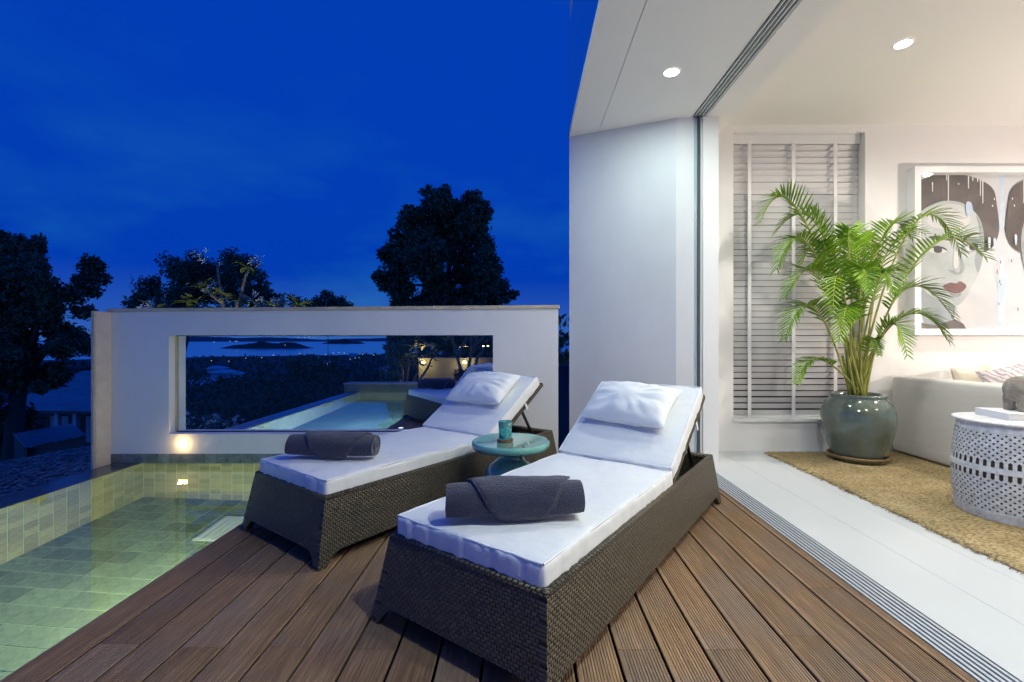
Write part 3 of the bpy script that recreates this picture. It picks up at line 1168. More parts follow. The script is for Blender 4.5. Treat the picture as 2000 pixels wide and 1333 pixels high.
def make_lounger(label, group, back_deg=32.0, seed=0.0):
    t = thing('sun_lounger', label, 'sun lounger', group=group)
    # right side (y=0), left side, foot end (x=0), head end
    def place(mb_uv, name, mtx):
        mbp, uv = mb_uv
        mbp.v = [tuple(mtx @ Vector(p)) for p in mbp.v]
        return mbp.build(name, M['wicker'], t, uvs=uv)
    sideb = arch(LL, 0.035, 0.035, 0.058, 0.055)
    endb = arch(LW, 0.03, 0.03, 0.066, 0.05)
    place(weave_panel(LL, sideb, LZ, 0.036, 0.056, ns=110), 'side_panel', Matrix.Identity(4))
    place(weave_panel(LL, sideb, LZ, 0.036, 0.056, ns=110), 'side_panel', Matrix.Translation((LL, LW, 0)) @ Matrix.Rotation(math.pi, 4, 'Z'))
    place(weave_panel(LW, endb, LZ - .0004, 0.056, 0.036, ns=60), 'foot_panel', Matrix.Translation((0.0006, LW, 0)) @ Matrix.Rotation(-math.pi / 2, 4, 'Z'))
    place(weave_panel(LW, endb, LZ - .0004, 0.056, 0.036, ns=60), 'head_panel', Matrix.Translation((LL - .0006, 0, 0)) @ Matrix.Rotation(math.pi / 2, 4, 'Z'))
    # top rim
    def rim(pts):
        m = MB()
        m.tube(pts, 0.0165, 8)
        uv = [((p[0] + p[1]) * 1.0, p[2]) for p in m.v]
        return m.build('rim', M['wicker'], t, smooth=True, uvs=uv)
    rim([(0.0, 0.014, LZ - .008), (LL, 0.014, LZ - .008)])
    rim([(0.0, LW - .014, LZ - .008), (LL, LW - .014, LZ - .008)])
    rim([(0.014, 0.0, LZ - .007), (0.014, LW, LZ - .007)])
    rim([(LL - .014, 0.0, LZ - .007), (LL - .014, LW, LZ - .007)])
    # deck under the cushion and slats in the open head part
    m = MB().box(0.03, 1.16, 0.028, LW - .028, LZ - .05, LZ - .022)
    m.build('base', M['wicker_dark'], t)
    for k in range(4):
        x = 1.25 + k * .165
        MB().box(x, x + .05, 0.03, LW - .03, LZ - .16, LZ - .13).build('slat', M['wicker_dark'], t)
    # seat cushion
    sc = soft_box(1.165, LW - .035, 0.085, 0.016, (40, 44, 4), puff=0.005, wr=0.008, seed=seed).build('seat_cushion', M['cushion'], t, smooth=True)
    sc.location = (0.012, 0.0175, LZ - .012)
    def piping(o, L_, W_, T_):
        k, n = 0.006, []
        c = [(k, k), (L_ - k, k), (L_ - k, W_ - k), (k, W_ - k), (k, k)]
        for a, b in zip(c[:-1], c[1:]):
            for j in range(12):
                f = j / 12
                n.append((a[0] + (b[0] - a[0]) * f, a[1] + (b[1] - a[1]) * f, T_ - .004 + .0015 * math.sin(j * 2.1 + a[0] * 9)))
        n.append(n[0])
        MB().tube(n, 0.0048, 6, cap=False).build('piping', M['piping'], o, smooth=True)
    piping(sc, 1.165, LW - .035, 0.085)
    # backrest: frame, cushion
    BL = 0.66
    br = MB().box(0.0, BL + .035, 0.02, LW - .02, -0.028, -0.002)
    uvb = [(p[0], p[1]) for p in br.v]
    bo = br.build('backrest', M['wicker'], t, uvs=uvb)
    bo.location = (1.185, 0, LZ + .014)
    bo.rotation_euler = (0, -R(back_deg), 0)
    bc = soft_box(BL, LW - .035, 0.085, 0.016, (22, 20, 3), puff=0.005, wr=0.008, seed=seed + 4).build('back_cushion', M['cushion'], t, smooth=True)
    bc.location = (1.185, 0.0175, LZ + .015)
    bc.rotation_euler = (0, -R(back_deg), 0)
    piping(bc, BL, LW - .035, 0.085)
    # support struts and cushion strap
    ca, sa = math.cos(R(back_deg)), math.sin(R(back_deg))
    top = (1.185 + .46 * ca, LZ + .46 * sa - .02)
    for y in (0.09, LW - .09):
        MB().tube([(top[0], y, top[1]), (1.185 + .62, y, LZ - .10)], 0.011, 8).build('strut', M['wicker_dark'], t, smooth=True)
    MB().box(BL * .62, BL * .62 + .018, -0.0165, -.0145, -0.032, 0.02).build('strap', M['pillow'], bc)
    MB().box(BL * .62, BL * .62 + .018, LW - .0205, LW - .0185, -0.032, 0.02).build('strap', M['pillow'], bc)
    return t


def make_pillow(lo, label, along=0.40, across=0.5, rot=0.0, seed=0.0, back_deg=32.0):
    p = pillow_mb(0.51, 0.33, 0.17, seed, amp=.017).build('pillow', M['pillow'], None, smooth=True)
    bpy.context.view_layer.update()
    ca, sa = math.cos(R(back_deg)), math.sin(R(back_deg))
    h = 0.085 + 0.058
    loc = Vector((1.185 + along * ca - h * sa, LW * across, LZ + .015 + along * sa + h * ca))
    mtx = Matrix.Translation(loc) @ Matrix.Rotation(-R(back_deg), 4, 'Y') @ Matrix.Rotation(R(-90) + rot, 4, 'Z')
    root = Matrix.Translation(lo.location) @ Matrix.Rotation(lo.rotation_euler.z, 4, 'Z')
    p.matrix_world = root @ mtx
    tag(p, label, 'pillow', 'white pillows on the sun loungers')
    return p


def make_towel(label, center, ang, length=0.47, rad=0.066, seed=0.0, group='rolled dark towels'):
    """spiral roll with a folded-over flap"""
    t = thing('rolled_towel', label, 'towel', center, ang, group)
    turns, n, th = 4.6, 150, 0.0095
    line = []
    for i in range(n + 1):
        f = i / n
        a = turns * 2 * math.pi * f
        r = 0.008 + (rad - 0.008 - th / 2) * f
        line.append((a, r))
    nl = 26
    def pt(a, r, s, lift=0.0):
        nzv = noise.noise(Vector((math.cos(a) * 1.4 + seed, math.sin(a) * 1.4, s * 6))) * 0.09 + \
              noise.noise(Vector((math.cos(a) * 3 + seed, math.sin(a) * 3, s * 18))) * 0.035
        rr = r * (1 + nzv * (r / rad)) + lift
        y, z = rr * math.cos(a) * 1.07, rr * math.sin(a) * 0.95
        z = max(z, -rad * 0.90)
        e = abs(2 * s / length - 1)
        return (s - length / 2 + 0.006 * noise.noise(Vector((a * .35 + seed, 3, seed))), y * (1 - .06 * e ** 6), z * (1 - .05 * e ** 6))
    m = MB()
    for off, fl in ((th / 2, False), (-th / 2, True)):
        m.grid(n, nl, lambda u, v, off=off: pt(line[round(u * n)][0], max(.002, line[round(u * n)][1] + off), v * length), flip=fl)
    for s in (0, length):          # close the two spiral ends
        m.grid(n, 1, lambda u, v, s=s: pt(line[round(u * n)][0], max(.002, line[round(u * n)][1] + (v - .5) * th), s), flip=(s > 0))
    m.grid(1, nl, lambda u, v: pt(line[n][0], line[n][1] + (u - .5) * th, v * length))
    m.build('roll', M['towel'], t, smooth=True)
    # flap: the last turn comes over on the slant at both ends
    fm = MB()
    def flap(u, v):
        a = R(55) + R(190) * u
        s0 = 0.07 + 0.13 * u ** 1.3
        s1 = length - 0.035 - 0.125 * u ** 1.2
        s = s0 + (s1 - s0) * v
        ed = min(v, 1 - v, 1 - u) * 14
        return pt(a, rad, s, 0.0015 + 0.0055 * min(1.0, ed + .3))
    fm.grid(40, 24, flap)
    f = fm.build('flap', M['towel'], t, smooth=True)
    sm = f.modifiers.new('thickness', 'SOLIDIFY')
    sm.thickness = 0.006
    sm.offset = 0
    # rolled hem along the slanted edges
    for vv in (0.0, 1.0):
        pts = [flap(u / 24, vv) for u in range(25)]
        MB().tube(pts, 0.0048, 6).build('hem', M['towel'], t, smooth=True)
    return t


G = 'dark wicker sun loungers with white cushions'
lng_a = make_lounger('woven brown sun lounger nearest the viewer, in front of the teal table', G, seed=1.0)
lng_a.location = (0.068, 1.277, 0.0)
lng_a.rotation_euler = (0, 0, R(90 - 35.5))
lng_b = copy_tree(lng_a)
lng_b['label'] = 'woven brown sun lounger between the pool and the teal table'
lng_b.location = (-0.879, 2.055, 0.0)
lng_b.rotation_euler = (0, 0, R(90 - 36.2))
lng_c = copy_tree(lng_a)
lng_c['label'] = 'woven sun lounger behind the glass on the deck beyond the white wall'
lng_c.location = (-1.49, 5.93, 0.0)
lng_c.rotation_euler = (0, 0, math.atan2(-.83, .56))
make_pillow(lng_a, 'plump white pillow on the nearest sun lounger', 0.39, 0.52, R(-3), 1.3)
make_pillow(lng_b, 'plump white pillow on the lounger beside the pool', 0.405, 0.50, R(2), 5.1)
make_pillow(lng_c, 'white pillow on the lounger behind the glass', 0.40, 0.5, 0.0, 8.3)
CT = 0.378
make_towel('dark grey rolled towel on the nearest sun lounger', (-0.028, 1.63, CT + .062), math.atan2(.05, .465), 0.475, 0.069, 0.7)
make_towel('dark grey rolled towel on the lounger beside the pool', (-1.005, 2.455, CT + .062), math.atan2(-.03, .465), 0.465, 0.066, 4.4)
make_towel('dark grey rolled towel on the lounger behind the glass', (-1.10, 5.93, CT + .060), 0.05, 0.47, 0.066, 7.9)

# ================================================================== teal side table, glass, coaster
tt = thing('side_table', 'round glazed teal side table between the two sun loungers', 'table', (-0.067, 2.677, 0))
MB().lathe([(0.001, 0.418), (0.195, 0.417), (0.205, 0.419), (0.217, 0.420), (0.225, 0.414), (0.227, 0.402), (0.225, 0.386), (0.215, 0.378), (0.09, 0.374)], n=72).build('table_top', M['teal'], tt, smooth=True)
MB().lathe([(0.078, 0.376), (0.074, 0.35), (0.075, 0.325), (0.088, 0.305), (0.122, 0.285), (0.147, 0.25), (0.156, 0.20), (0.150, 0.13), (0.135, 0.06), (0.132, 0.015), (0.128, 0.0005)], n=72).build('pedestal', M['teal'], tt, smooth=True)
gx, gy = -0.098, 2.655
cs = MB().lathe([(0.001, 0.0), (0.046, 0.0), (0.047, 0.006), (0.046, 0.012), (0.040, 0.012), (0.039, 0.008), (0.001, 0.008)], n=36).build('coaster', M['coaster'], None, smooth=True, sharp=40)
cs.location = (gx, gy, 0.4205)
tag(cs, 'small round wooden coaster on the teal table', 'coaster')
tg = MB().lathe([(0.001, 0.0), (0.034, 0.0), (0.036, 0.004), (0.0375, 0.05), (0.040, 0.104), (0.0385, 0.105), (0.0355, 0.05), (0.033, 0.010), (0.001, 0.009)], n=40).build('drinking_glass', M['tumbler'], None, smooth=True)
tg.location = (gx, gy, 0.4295)
tag(tg, 'patterned aqua blue drinking glass on wooden coaster', 'glass')

# ================================================================== INSIDE THE ROOM
# window blind
bl = thing('window_blind', 'pale slatted venetian blind with three tapes in the window recess', 'blind')
BY = 4.232
MB().box(BX0 + .002, BX1 - .006, BY - .03, BY + .035, BZ1 - .085, BZ1 - .002).build('headrail', M['tape'], bl)
zt, zb = BZ1 - .115, BZ0 + .045
NS = 44
sl = MB()
def slat_fn(u, v):
    w = 0.0525 * (v - .5)
    return (BX0 + .004 + (BX1 - BX0 - .012) * u, w * math.cos(R(62)) , w * math.sin(R(62)) * -1 + 0.004 * (1 - (2 * v - 1) ** 2))
sl.grid(1, 4, slat_fn)
sme = sl.mesh('slat', True)
sme.materials.append(M['blind'])
for i in range(NS):
    o = bpy.data.objects.new('slat', sme)
    COL.objects.link(o)
    o.parent = bl
    f = i / (NS - 1)
    o.location = (0, BY, zt + (zb - zt) * f)
    # the lower middle of the blind hangs a little more open
    o.rotation_euler = (R(-16 * math.exp(-((f - .62) / .26) ** 2) + random.uniform(-.3, .3)), R(random.uniform(-.04, .04)), 0)
MB().box(BX0 + .004, BX1 - .008, BY - .02, BY + .02, BZ0 + .002, BZ0 + .016).build('bottom_rail', M['tape'], bl)
for px in (1464, 1550, 1632):
    x = (px - 1020) / 900 * (BY - .035)
    MB().box(x - .016, x + .016, BY - .036, BY - .0345, BZ0 + .004, BZ1 - .07).build('tape', M['tape'], bl)
wg = thing('window', 'dark window pane behind the blind', 'window')
MB().box(BX0, BX1, 4.30, 4.31, BZ0, BZ1).build('pane', mat('night_glass', S(30, 36, 50), 0.05), wg)
MB().box(BX0, BX1, 4.285, 4.2995, BZ0, BZ0 + .04).build('frame', M['tape'], wg)
MB().box(BX0 - .01, BX1 + .01, 4.115, 4.285, BZ0 - .022, BZ0 - .0005).build('sill', M['white_gloss'], wg)

# framed painting
FX0, FX1, FZ0, FZ1 = 3.456, 5.55, 1.045, 2.532
FY = 4.055
pt = thing('framed_painting', 'large white box-framed portrait painting of dark-haired women on the wall', 'painting')
fw = 0.055
MB().box(FX0, FX0 + fw, FY, ROOM_Y1 - .001, FZ0, FZ1).build('frame_side', M['white_gloss'], pt)
MB().box(FX1 - fw, FX1, FY, ROOM_Y1 - .001, FZ0, FZ1).build('frame_side', M['white_gloss'], pt)
MB().box(FX0 + fw, FX1 - fw, FY, ROOM_Y1 - .001, FZ1 - fw, FZ1).build('frame_top', M['white_gloss'], pt)
MB().box(FX0 + fw, FX1 - fw, FY, ROOM_Y1 - .001, FZ0, FZ0 + fw).build('frame_bottom', M['white_gloss'], pt)
PY = 4.118
canvas = MB().box(FX0 + fw, FX1 - fw, PY, ROOM_Y1 - .002, FZ0 + fw, FZ1 - fw).build('canvas', mat('canvas', S(206, 204, 202), 0.7, col2=S(188, 191, 196), vscale=2.2), pt)
pc = {
    'hair': mat('paint_hair', S(74, 66, 64), 0.5, col2=S(98, 90, 88), vscale=5),
    'skin': mat('paint_skin', S(190, 194, 192), 0.55, col2=S(164, 171, 172), vscale=3.2, bump=0.1),
    'shade': mat('paint_shade', S(152, 160, 162), 0.55, col2=S(136, 144, 148), vscale=6),
    'light': mat('paint_light', S(206, 206, 203), 0.55, vary=0.1, vscale=6),
    'dark': mat('paint_dark', S(62, 60, 62), 0.5),
    'lip': mat('paint_lip', S(122, 82, 78), 0.5, col2=S(98, 62, 62), vscale=14),
    'lip2': mat('paint_lip_dark', S(120, 66, 62), 0.5),
    'blue': mat('paint_blue', S(160, 180, 206), 0.6, col2=S(206, 214, 222), vscale=4),
    'white': mat('paint_white', S(232, 230, 228), 0.6),
}
layer = [0]
def paint(kind, pts, name='paint_shape', smooth=True):
    """flat patch of paint on the canvas; pts are (px,py) read on a 889x1333 sketch grid of the picture"""
    layer[0] += 1
    if smooth and len(pts) > 4:
        out = []
        n = len(pts)
        for i in range(n):
            p0, p1, p2, p3 = (Vector(pts[(i + k) % n]) for k in (-1, 0, 1, 2))
            for j in range(4):
                s = j / 4
                out.append(0.5 * ((2 * p1) + (p2 - p0) * s + (2 * p0 - 5 * p1 + 4 * p2 - p3) * s * s + (3 * p1 - p0 - 3 * p2 + p3) * s ** 3))
        pts = out
    y = PY - 0.0006 - 0.00025 * layer[0]
    vs, ok = [], []
    for p in pts:
        X = 1760 + p[0] * .27
        Yp = 320 + p[1] * .27
        w = at(X, Yp, PY)
        vs.append((min(max(w.x, FX0 + fw + .002), FX1 - fw - .002), y, min(max(w.z, FZ0 + fw + .002), FZ1 - fw - .002)))
    m = MB()
    m.v = vs
    m.f = [tuple(range(len(vs)))]
    bmx = bmesh.new()
    bmx.from_mesh(m.mesh('tmp'))
    bmesh.ops.triangulate(bmx, faces=bmx.faces[:])
    me = bpy.data.meshes.new(name)
    bmx.to_mesh(me)
    bmx.free()
    me.materials.append(pc[kind])
    o = bpy.data.objects.new(name, me)
    COL.objects.link(o)
    o.parent = canvas
    return o
def figure(mirror):
    sh = lambda P: [(1458 - x if mirror else x, y) for x, y in P]
    paint('hair', sh([(100, 160), (150, 115), (240, 85), (340, 76), (440, 80), (540, 105), (630, 150), (675, 205), (692, 300), (705, 400), (708, 490), (680, 575), (640, 620), (595, 636), (560, 560), (450, 420), (250, 380), (120, 480), (90, 320)]), 'hair')
    paint('shade', sh([(150, 900), (170, 1170), (300, 1185), (380, 1120), (378, 1000), (300, 960)]), 'neck')
    paint('hair', sh([(140, 1150), (250, 1170), (390, 1125), (450, 1160), (470, 1215), (140, 1220)]), 'collar', False)
    paint('skin', sh([(130, 370), (230, 295), (340, 268), (450, 290), (540, 360), (585, 450), (598, 560), (590, 680), (560, 790), (510, 890), (460, 980), (400, 1030), (340, 1020), (250, 975), (170, 920), (110, 800), (95, 560)]), 'face')
    paint('shade', sh([(540, 370), (583, 450), (596, 560), (588, 680), (556, 790), (530, 700), (560, 560), (560, 460)]), 'cheek_shadow')
    paint('light', sh([(220, 330), (330, 290), (440, 310), (500, 400), (430, 470), (280, 470), (190, 430)]), 'forehead')
    paint('hair', sh([(195, 530), (260, 522), (330, 540), (360, 560), (300, 552), (230, 548)]), 'eyebrow')
    paint('hair', sh([(440, 552), (480, 512), (540, 497), (570, 510), (530, 515), (480, 540), (445, 575)]), 'eyebrow')
    paint('shade', sh([(430, 620), (460, 560), (520, 535), (575, 560), (580, 610), (520, 640), (460, 645)]), 'eye_socket')
    paint('light', sh([(445, 607), (490, 583), (540, 582), (578, 602), (540, 628), (490, 632)]), 'eye')
    paint('dark', sh([(488, 590), (520, 583), (550, 590), (552, 615), (522, 630), (495, 622)]), 'iris')
    paint('dark', sh([(443, 607), (490, 580), (540, 578), (580, 600), (540, 588), (490, 590)]), 'eyelash')
    paint('light', sh([(195, 622), (250, 600), (310, 615), (330, 635), (270, 650), (215, 645)]), 'eye')
    paint('dark', sh([(235, 607), (265, 602), (290, 612), (290, 640), (260, 648), (236, 636)]), 'iris')
    paint('dark', sh([(190, 620), (250, 596), (310, 608), (332, 634), (300, 618), (250, 606)]), 'eyelash')
    paint('shade', sh([(420, 640), (445, 700), (452, 770), (410, 805), (360, 785), (335, 768), (380, 775), (405, 790), (430, 765), (425, 700)]), 'nose_shadow')
    paint('light', sh([(380, 640), (405, 650), (412, 730), (395, 760), (375, 740)]), 'nose_bridge')
    paint('lip', sh([(297, 888), (350, 862), (395, 868), (425, 852), (468, 884), (440, 925), (395, 940), (340, 925)]), 'lips')
    paint('lip2', sh([(297, 888), (360, 884), (400, 890), (440, 882), (468, 884), (400, 896), (350, 892)]), 'lip_line')
    paint('shade', sh([(350, 940), (400, 948), (430, 935), (420, 960), (380, 965)]), 'chin_shadow')
    for (x, y, l) in ((337, 80, 190), (324, 80, 45), (482, 92, 90), (568, 120, 115), (585, 125, 165), (222, 135, 70), (548, 110, 25), (512, 100, 28)):
        paint('white', sh([(x - 4, y), (x + 4, y), (x + 3, y + l), (x - 3, y + l)]), 'paint_drip', False)
    paint('blue', sh([(465, 285), (500, 285), (515, 350), (490, 378), (465, 365)]), 'paint_smear')
    for (x, y) in ((410, 150), (668, 258), (654, 308), (370, 325), (425, 470), (258, 415), (218, 150)):
        paint('white', sh([(x - 4, y - 6), (x + 4, y - 7), (x + 3, y + 7), (x - 4, y + 5)]), 'paint_fleck', False)
paint('blue', [(708, 70), (748, 70), (742, 300), (735, 480), (712, 480), (716, 300)], 'paint_smear', False)
paint('blue', [(728, 620), (760, 880), (745, 1180), (700, 1180), (700, 880)], 'paint_smear', False)
figure(False)
figure(True)
for (x, y, l) in ((704, 715, 22), (678, 785, 34), (697, 855, 22), (704, 876, 14), (690, 1015, 16), (782, 706, 20), (827, 1055, 26)):
    paint('dark', [(x - 3, y - l / 2), (x + 3, y - l / 2), (x + 3, y + l / 2), (x - 3, y + l / 2)], 'paint_fleck', False)
for (x, y, l) in ((622, 545, 80), (660, 550, 60), (812, 525, 70)):
    paint('blue', [(x - 9, y), (x, y - 10), (x + 9, y + 4), (x + 7, y + l * .7), (x + 2, y + l), (x - 6, y + l * .8)], 'paint_smear')
MB().box(FX0 + fw, FX1 - fw, FY + .008, FY + .011, FZ0 + fw, FZ1 - fw).build('glazing', M['glazing'], pt)

# table lamp further along the sofa, out of the picture (its glow and the palm's shadow show on the ceiling)
tl_ = thing('table_lamp', 'lit table lamp with pale shade at the far side of the rug', 'lamp', (5.0, 2.2, 0.018))
MB().lathe([(0.001, 0.0), (0.15, 0.0), (0.16, 0.02), (0.05, 0.05), (0.03, 0.3), (0.09, 0.45), (0.09, 0.62), (0.02, 0.70), (0.015, 0.86)], n=32).build('stand', M['pot'], tl_, smooth=True)
MB().lathe([(0.20, 0.84), (0.14, 1.16)], n=36).build('lamp_shade', mat('lamp_shade', (0.85, 0.72, 0.58, 1), 0.8, emit=(1.0, 0.72, 0.5, 1), estr=1.0), tl_, smooth=True)
lamp('table_lamp_glow', 'POINT', (0, 0, 1.22), 130, (1.0, 0.87, 0.78), tl_, .06)

# sofa: arm, base, back, seat cushion
so = thing('sofa', 'off-white fabric sofa against the wall under the painting', 'sofa')
def sbox(name, x0, x1, y0, y1, z0, z1, r=.03, m='sofa', wr=.006, puff=0.004, seed=0.):
    o = soft_box(x1 - x0, y1 - y0, z1 - z0, r, (16, 16, 10), puff=puff, wr=wr, seed=seed).build(name, M[m], so, smooth=True)
    o.location = (x0, y0, z0)
    return o
sbox('arm', 3.28, 3.47, 3.05, 4.09, 0.025, 0.685, .028, seed=2.)
sbox('base', 3.472, 5.7, 3.07, 4.06, 0.03, 0.30, .03)
sbox('back', 3.472, 5.7, 3.88, 4.09, 0.302, 0.66, .04)
sbox('seat_cushion', 3.475, 4.55, 3.06, 3.876, 0.303, 0.44, .04, puff=.02)
sbox('seat_cushion', 4.555, 5.65, 3.06, 3.876, 0.303, 0.44, .04, puff=.02)
for (x, y) in ((3.33, 3.1), (3.33, 4.03), (5.6, 3.1), (5.6, 4.03)):
    MB().box(x - .02, x + .02, y - .02, y + .02, 0.0005, 0.03).build('foot', M['wicker_dark'], so)
def cushion_on_sofa(name, label, A, B, T, loc, rx, rz, m, seed, rl=0):
    p = pillow_mb(A, B, T, seed).build(name, m, None, smooth=True)
    p.matrix_world = Matrix.Translation(loc) @ Matrix.Rotation(rz, 4, 'Z') @ Matrix.Rotation(rx, 4, 'X') @ Matrix.Rotation(rl, 4, 'Z')
    return tag(p, label, 'pillow', 'scatter pillows on the sofa')
cushion_on_sofa('scatter_pillow', 'plain cream scatter pillow at the sofa arm', .40, .40, .14, (3.76, 3.79, .60), R(72), R(8), M['cream_pillow'], 2.2, R(4))
cushion_on_sofa('scatter_pillow', 'grey striped scatter pillow leaning on the sofa arm', .44, .42, .15, (3.86, 3.56, .62), R(66), R(-14), M['striped'], 6.1, R(16))
cushion_on_sofa('scatter_pillow', 'grey striped scatter pillow cut off at the right edge', .44, .44, .15, (4.27, 3.66, .63), R(70), R(10), M['striped'], 9.4, R(-5))

# jute rug
rg = MB()
RX0, RX1, RY0, RY1 = 2.15, 5.2, 0.4, 4.095
NU, NV = 150, 190
def rugf(u, v):
    x = RX0 + (RX1 - RX0) * u
    y = RY0 + (RY1 - RY0) * v
    ed = min(u * (RX1 - RX0), (1 - u) * (RX1 - RX0), v * (RY1 - RY0), (1 - v) * (RY1 - RY0))
    wob = 0.008 * noise.noise(Vector((y * 9, x * 3, 0))) + 0.005 * noise.noise(Vector((y * 45, x * 3, 2)))
    if u < .02:
        x += wob
    # rounded far corner
    z = 0.004 + 0.015 * min(1, ed / 0.025) + 0.004 * noise.noise(Vector((x * 55, y * 75, 0)))
    return (x, y, z)
rg.grid(NU, NV, rugf)
rug = rg.build('rug', M['rug'], None, smooth=True)
tag(rug, 'chunky woven jute rug on the white floor', 'rug')
fm = MB()          # loose fibres along the open edge
for i in range(420):
    y = random.uniform(1.2, RY1 - .02)
    x = RX0 + random.uniform(-.012, .012) + 0.008 * noise.noise(Vector((y * 9, RX0 * 3, 0)))
    l, a = random.uniform(.012, .03), random.uniform(-1.0, 1.0)
    dx, dy = -math.cos(a) * l, math.sin(a) * l
    w = .0022
    fm.add([(x, y - w, .012), (x, y + w, .012), (x + dx, y + dy + w * .5, .003), (x + dx, y + dy - w * .5, .003),
            (x, y, .016), (x + dx, y + dy, .006)], [(0, 3, 5, 4), (4, 5, 2, 1), (0, 1, 2, 3)])
fo = fm.build('fringe', M['rug'], rug)
fo['kind'] = 'stuff'

# potted palm
PX, PYY = 2.765, 3.80
po = thing('plant_pot', 'round glazed grey-green plant pot in the corner by the blind', 'plant pot', (PX, PYY, 0.021))
MB().lathe([(0.001, 0.028), (0.178, 0.028), (0.190, 0.04), (0.205, 0.09), (0.232, 0.18), (0.256, 0.28), (0.262, 0.34), (0.255, 0.405), (0.232, 0.465), (0.198, 0.500), (0.188, 0.512), (0.196, 0.522), (0.197, 0.534), (0.188, 0.541), (0.168, 0.540), (0.160, 0.525), (0.160, 0.47)], n=80).build('body', M['pot'], po, smooth=True)
MB().lathe([(0.001, 0.485), (0.08, 0.49), (0.162, 0.48)], n=40).build('soil', M['soil'], po, smooth=True)
sa = thing('saucer', 'brown-rimmed green glazed saucer under the plant pot', 'saucer', (PX, PYY, 0.02))
MB().lathe([(0.001, 0.0005), (0.192, 0.0005), (0.205, 0.006), (0.213, 0.028)], n=64).build('dish', M['saucer_green'], sa, smooth=True)
MB().lathe([(0.213, 0.028), (0.219, 0.036), (0.217, 0.046), (0.207, 0.048), (0.199, 0.040), (0.196, 0.024), (0.001, 0.022)], n=64).build('rim', M['saucer'], sa, smooth=True)

pm = thing('palm', 'bushy green areca palm with feathery fronds in the glazed pot', 'palm', (PX, PYY, 0.50))


def frond(base, ctrl, tip, nleaf=34, lmax=0.30, start=0.30, seed=0, droop=0.5):
    rnd = random.Random(seed)
    B0, B1, B2 = Vector(base), Vector(ctrl), Vector(tip)
    def P(s):
        return B0 * (1 - s) ** 2 + B1 * 2 * s * (1 - s) + B2 * s * s
    pts = [P(i / 20) for i in range(21)]
    r = [0.0085 * (1 - .82 * (i / 20)) + .0008 for i in range(21)]
    m = MB().tube(pts, r, 6)
    o = m.build('frond', M['stem_palm'], pm, smooth=True)
    lm = MB()
    up0 = Vector((0, 0, 1))
    for i in range(nleaf):
        f = i / (nleaf - 1)
        s = start + (1 - start) * f
        p = P(min(s, .999))
        tg = (P(min(1, s + .02)) - P(max(0, s - .02))).normalized()
        side = tg.cross(up0)
        if side.length < .05:
            side = Vector((1, 0, 0))
        side.normalize()
        nrm = side.cross(tg).normalized()
        L = lmax * (0.45 + 0.75 * math.sin(math.pi * min(1, .16 + f * .8)) ** 1.0) * (1 - .35 * f) * rnd.uniform(.88, 1.1)
        for sg in (-1, 1):
            fw_ = 0.55 + 0.75 * f + rnd.uniform(-.1, .1)
            d = (side * sg + tg * fw_ + nrm * (0.38 + rnd.uniform(-.12, .12))).normalized()
            wv = d.cross(nrm).normalized()
            W = 0.0092 * (1 - .35 * f) * rnd.uniform(.85, 1.15)
            q = []
            for k in range(5):
                t = k / 4
                c = p + d * L * t + Vector((0, 0, -1)) * L * droop * t * t * rnd.uniform(.75, 1.25)
                ww = W * (0.55, 1.0, .95, .62, .04)[k]
                fold = nrm * ww * .45
                q.append((c - wv * ww + fold, c - fold * .3, c + wv * ww + fold))
            vs = [v for row in q for v in row]
            fs = []
            for k in range(4):
                a = k * 3
                fs += [(a, a + 1, a + 4, a + 3), (a + 1, a + 2, a + 5, a + 4)]
            lm.add(vs, fs)
    lm.build('leaflets', M['leaf_palm'], o, smooth=False)
    return o


def z7(x, y):
    return 1380 + x / 2.468, 380 + y / 2.468
root = Vector((PX, PYY, 0.50))
fronds = [  # tip on the photo grid, bend point on the grid, distance of tip, length of leaflets
    ((262, 128), (470, 120), 3.75, .30), ((335, 182), (560, 200), 3.95, .27), ((342, 356), (520, 280), 3.60, .28),
    ((384, 492), (560, 420), 3.62, .27), ((380, 690), (530, 560), 3.55, .27), ((440, 900), (560, 800), 3.60, .20),
    ((500, 70), (600, 330), 3.98, .28), ((690, 175), (690, 360), 3.75, .30), ((760, 200), (740, 360), 4.00, .26),
    ((990, 205), (830, 250), 3.90, .28), ((1050, 190), (850, 330), 3.98, .25), ((1225, 280), (980, 170), 3.75, .28),
    ((1345, 302), (1030, 300), 3.70, .30), ((1185, 585), (930, 480), 3.60, .28), ((1160, 700), (930, 600), 3.55, .26),
    ((965, 772), (870, 640), 3.48, .22), ((830, 770), (790, 720), 3.50, .12), ((640, 700), (690, 560), 3.40, .26),
    ((780, 470), (740, 420), 3.42, .26), ((900, 470), (820, 440), 3.5, .26), ((560, 230), (610, 420), 3.6, .28),
    ((610, 560), (650, 430), 3.45, .24), ((830, 260), (770, 470), 3.65, .27), ((460, 330), (600, 330), 3.9, .27),
]
for k, (tip, bend, Yt, lm_) in enumerate(fronds):
    T_ = at(*z7(*tip), Yt) - root
    Bp = at(*z7(*bend), (Yt + PYY) / 2) - root
    ang = k * 2.4
    base = Vector((math.cos(ang) * (.03 + .02 * (k % 3)), math.sin(ang) * (.03 + .02 * (k % 3)), -0.02))
    ctrl = 2 * Bp - 0.5 * (base + T_)
    frond(base, ctrl, T_, nleaf=30 if lm_ > .25 else 22, lmax=lm_ * .72, start=.38, seed=k, droop=.06 + .22 * (k % 3) / 2)
for k in range(5):          # bare canes
    a = k * .7
    b = Vector((math.cos(a) * .05, math.sin(a) * .045, -0.02))
    MB().tube([b, b * 1.5 + Vector((0, 0, .2)), b * 2.3 + Vector((0, 0, .42))], [.009, .007, .005], 7).build('cane', M['stem_palm'], pm, smooth=True)

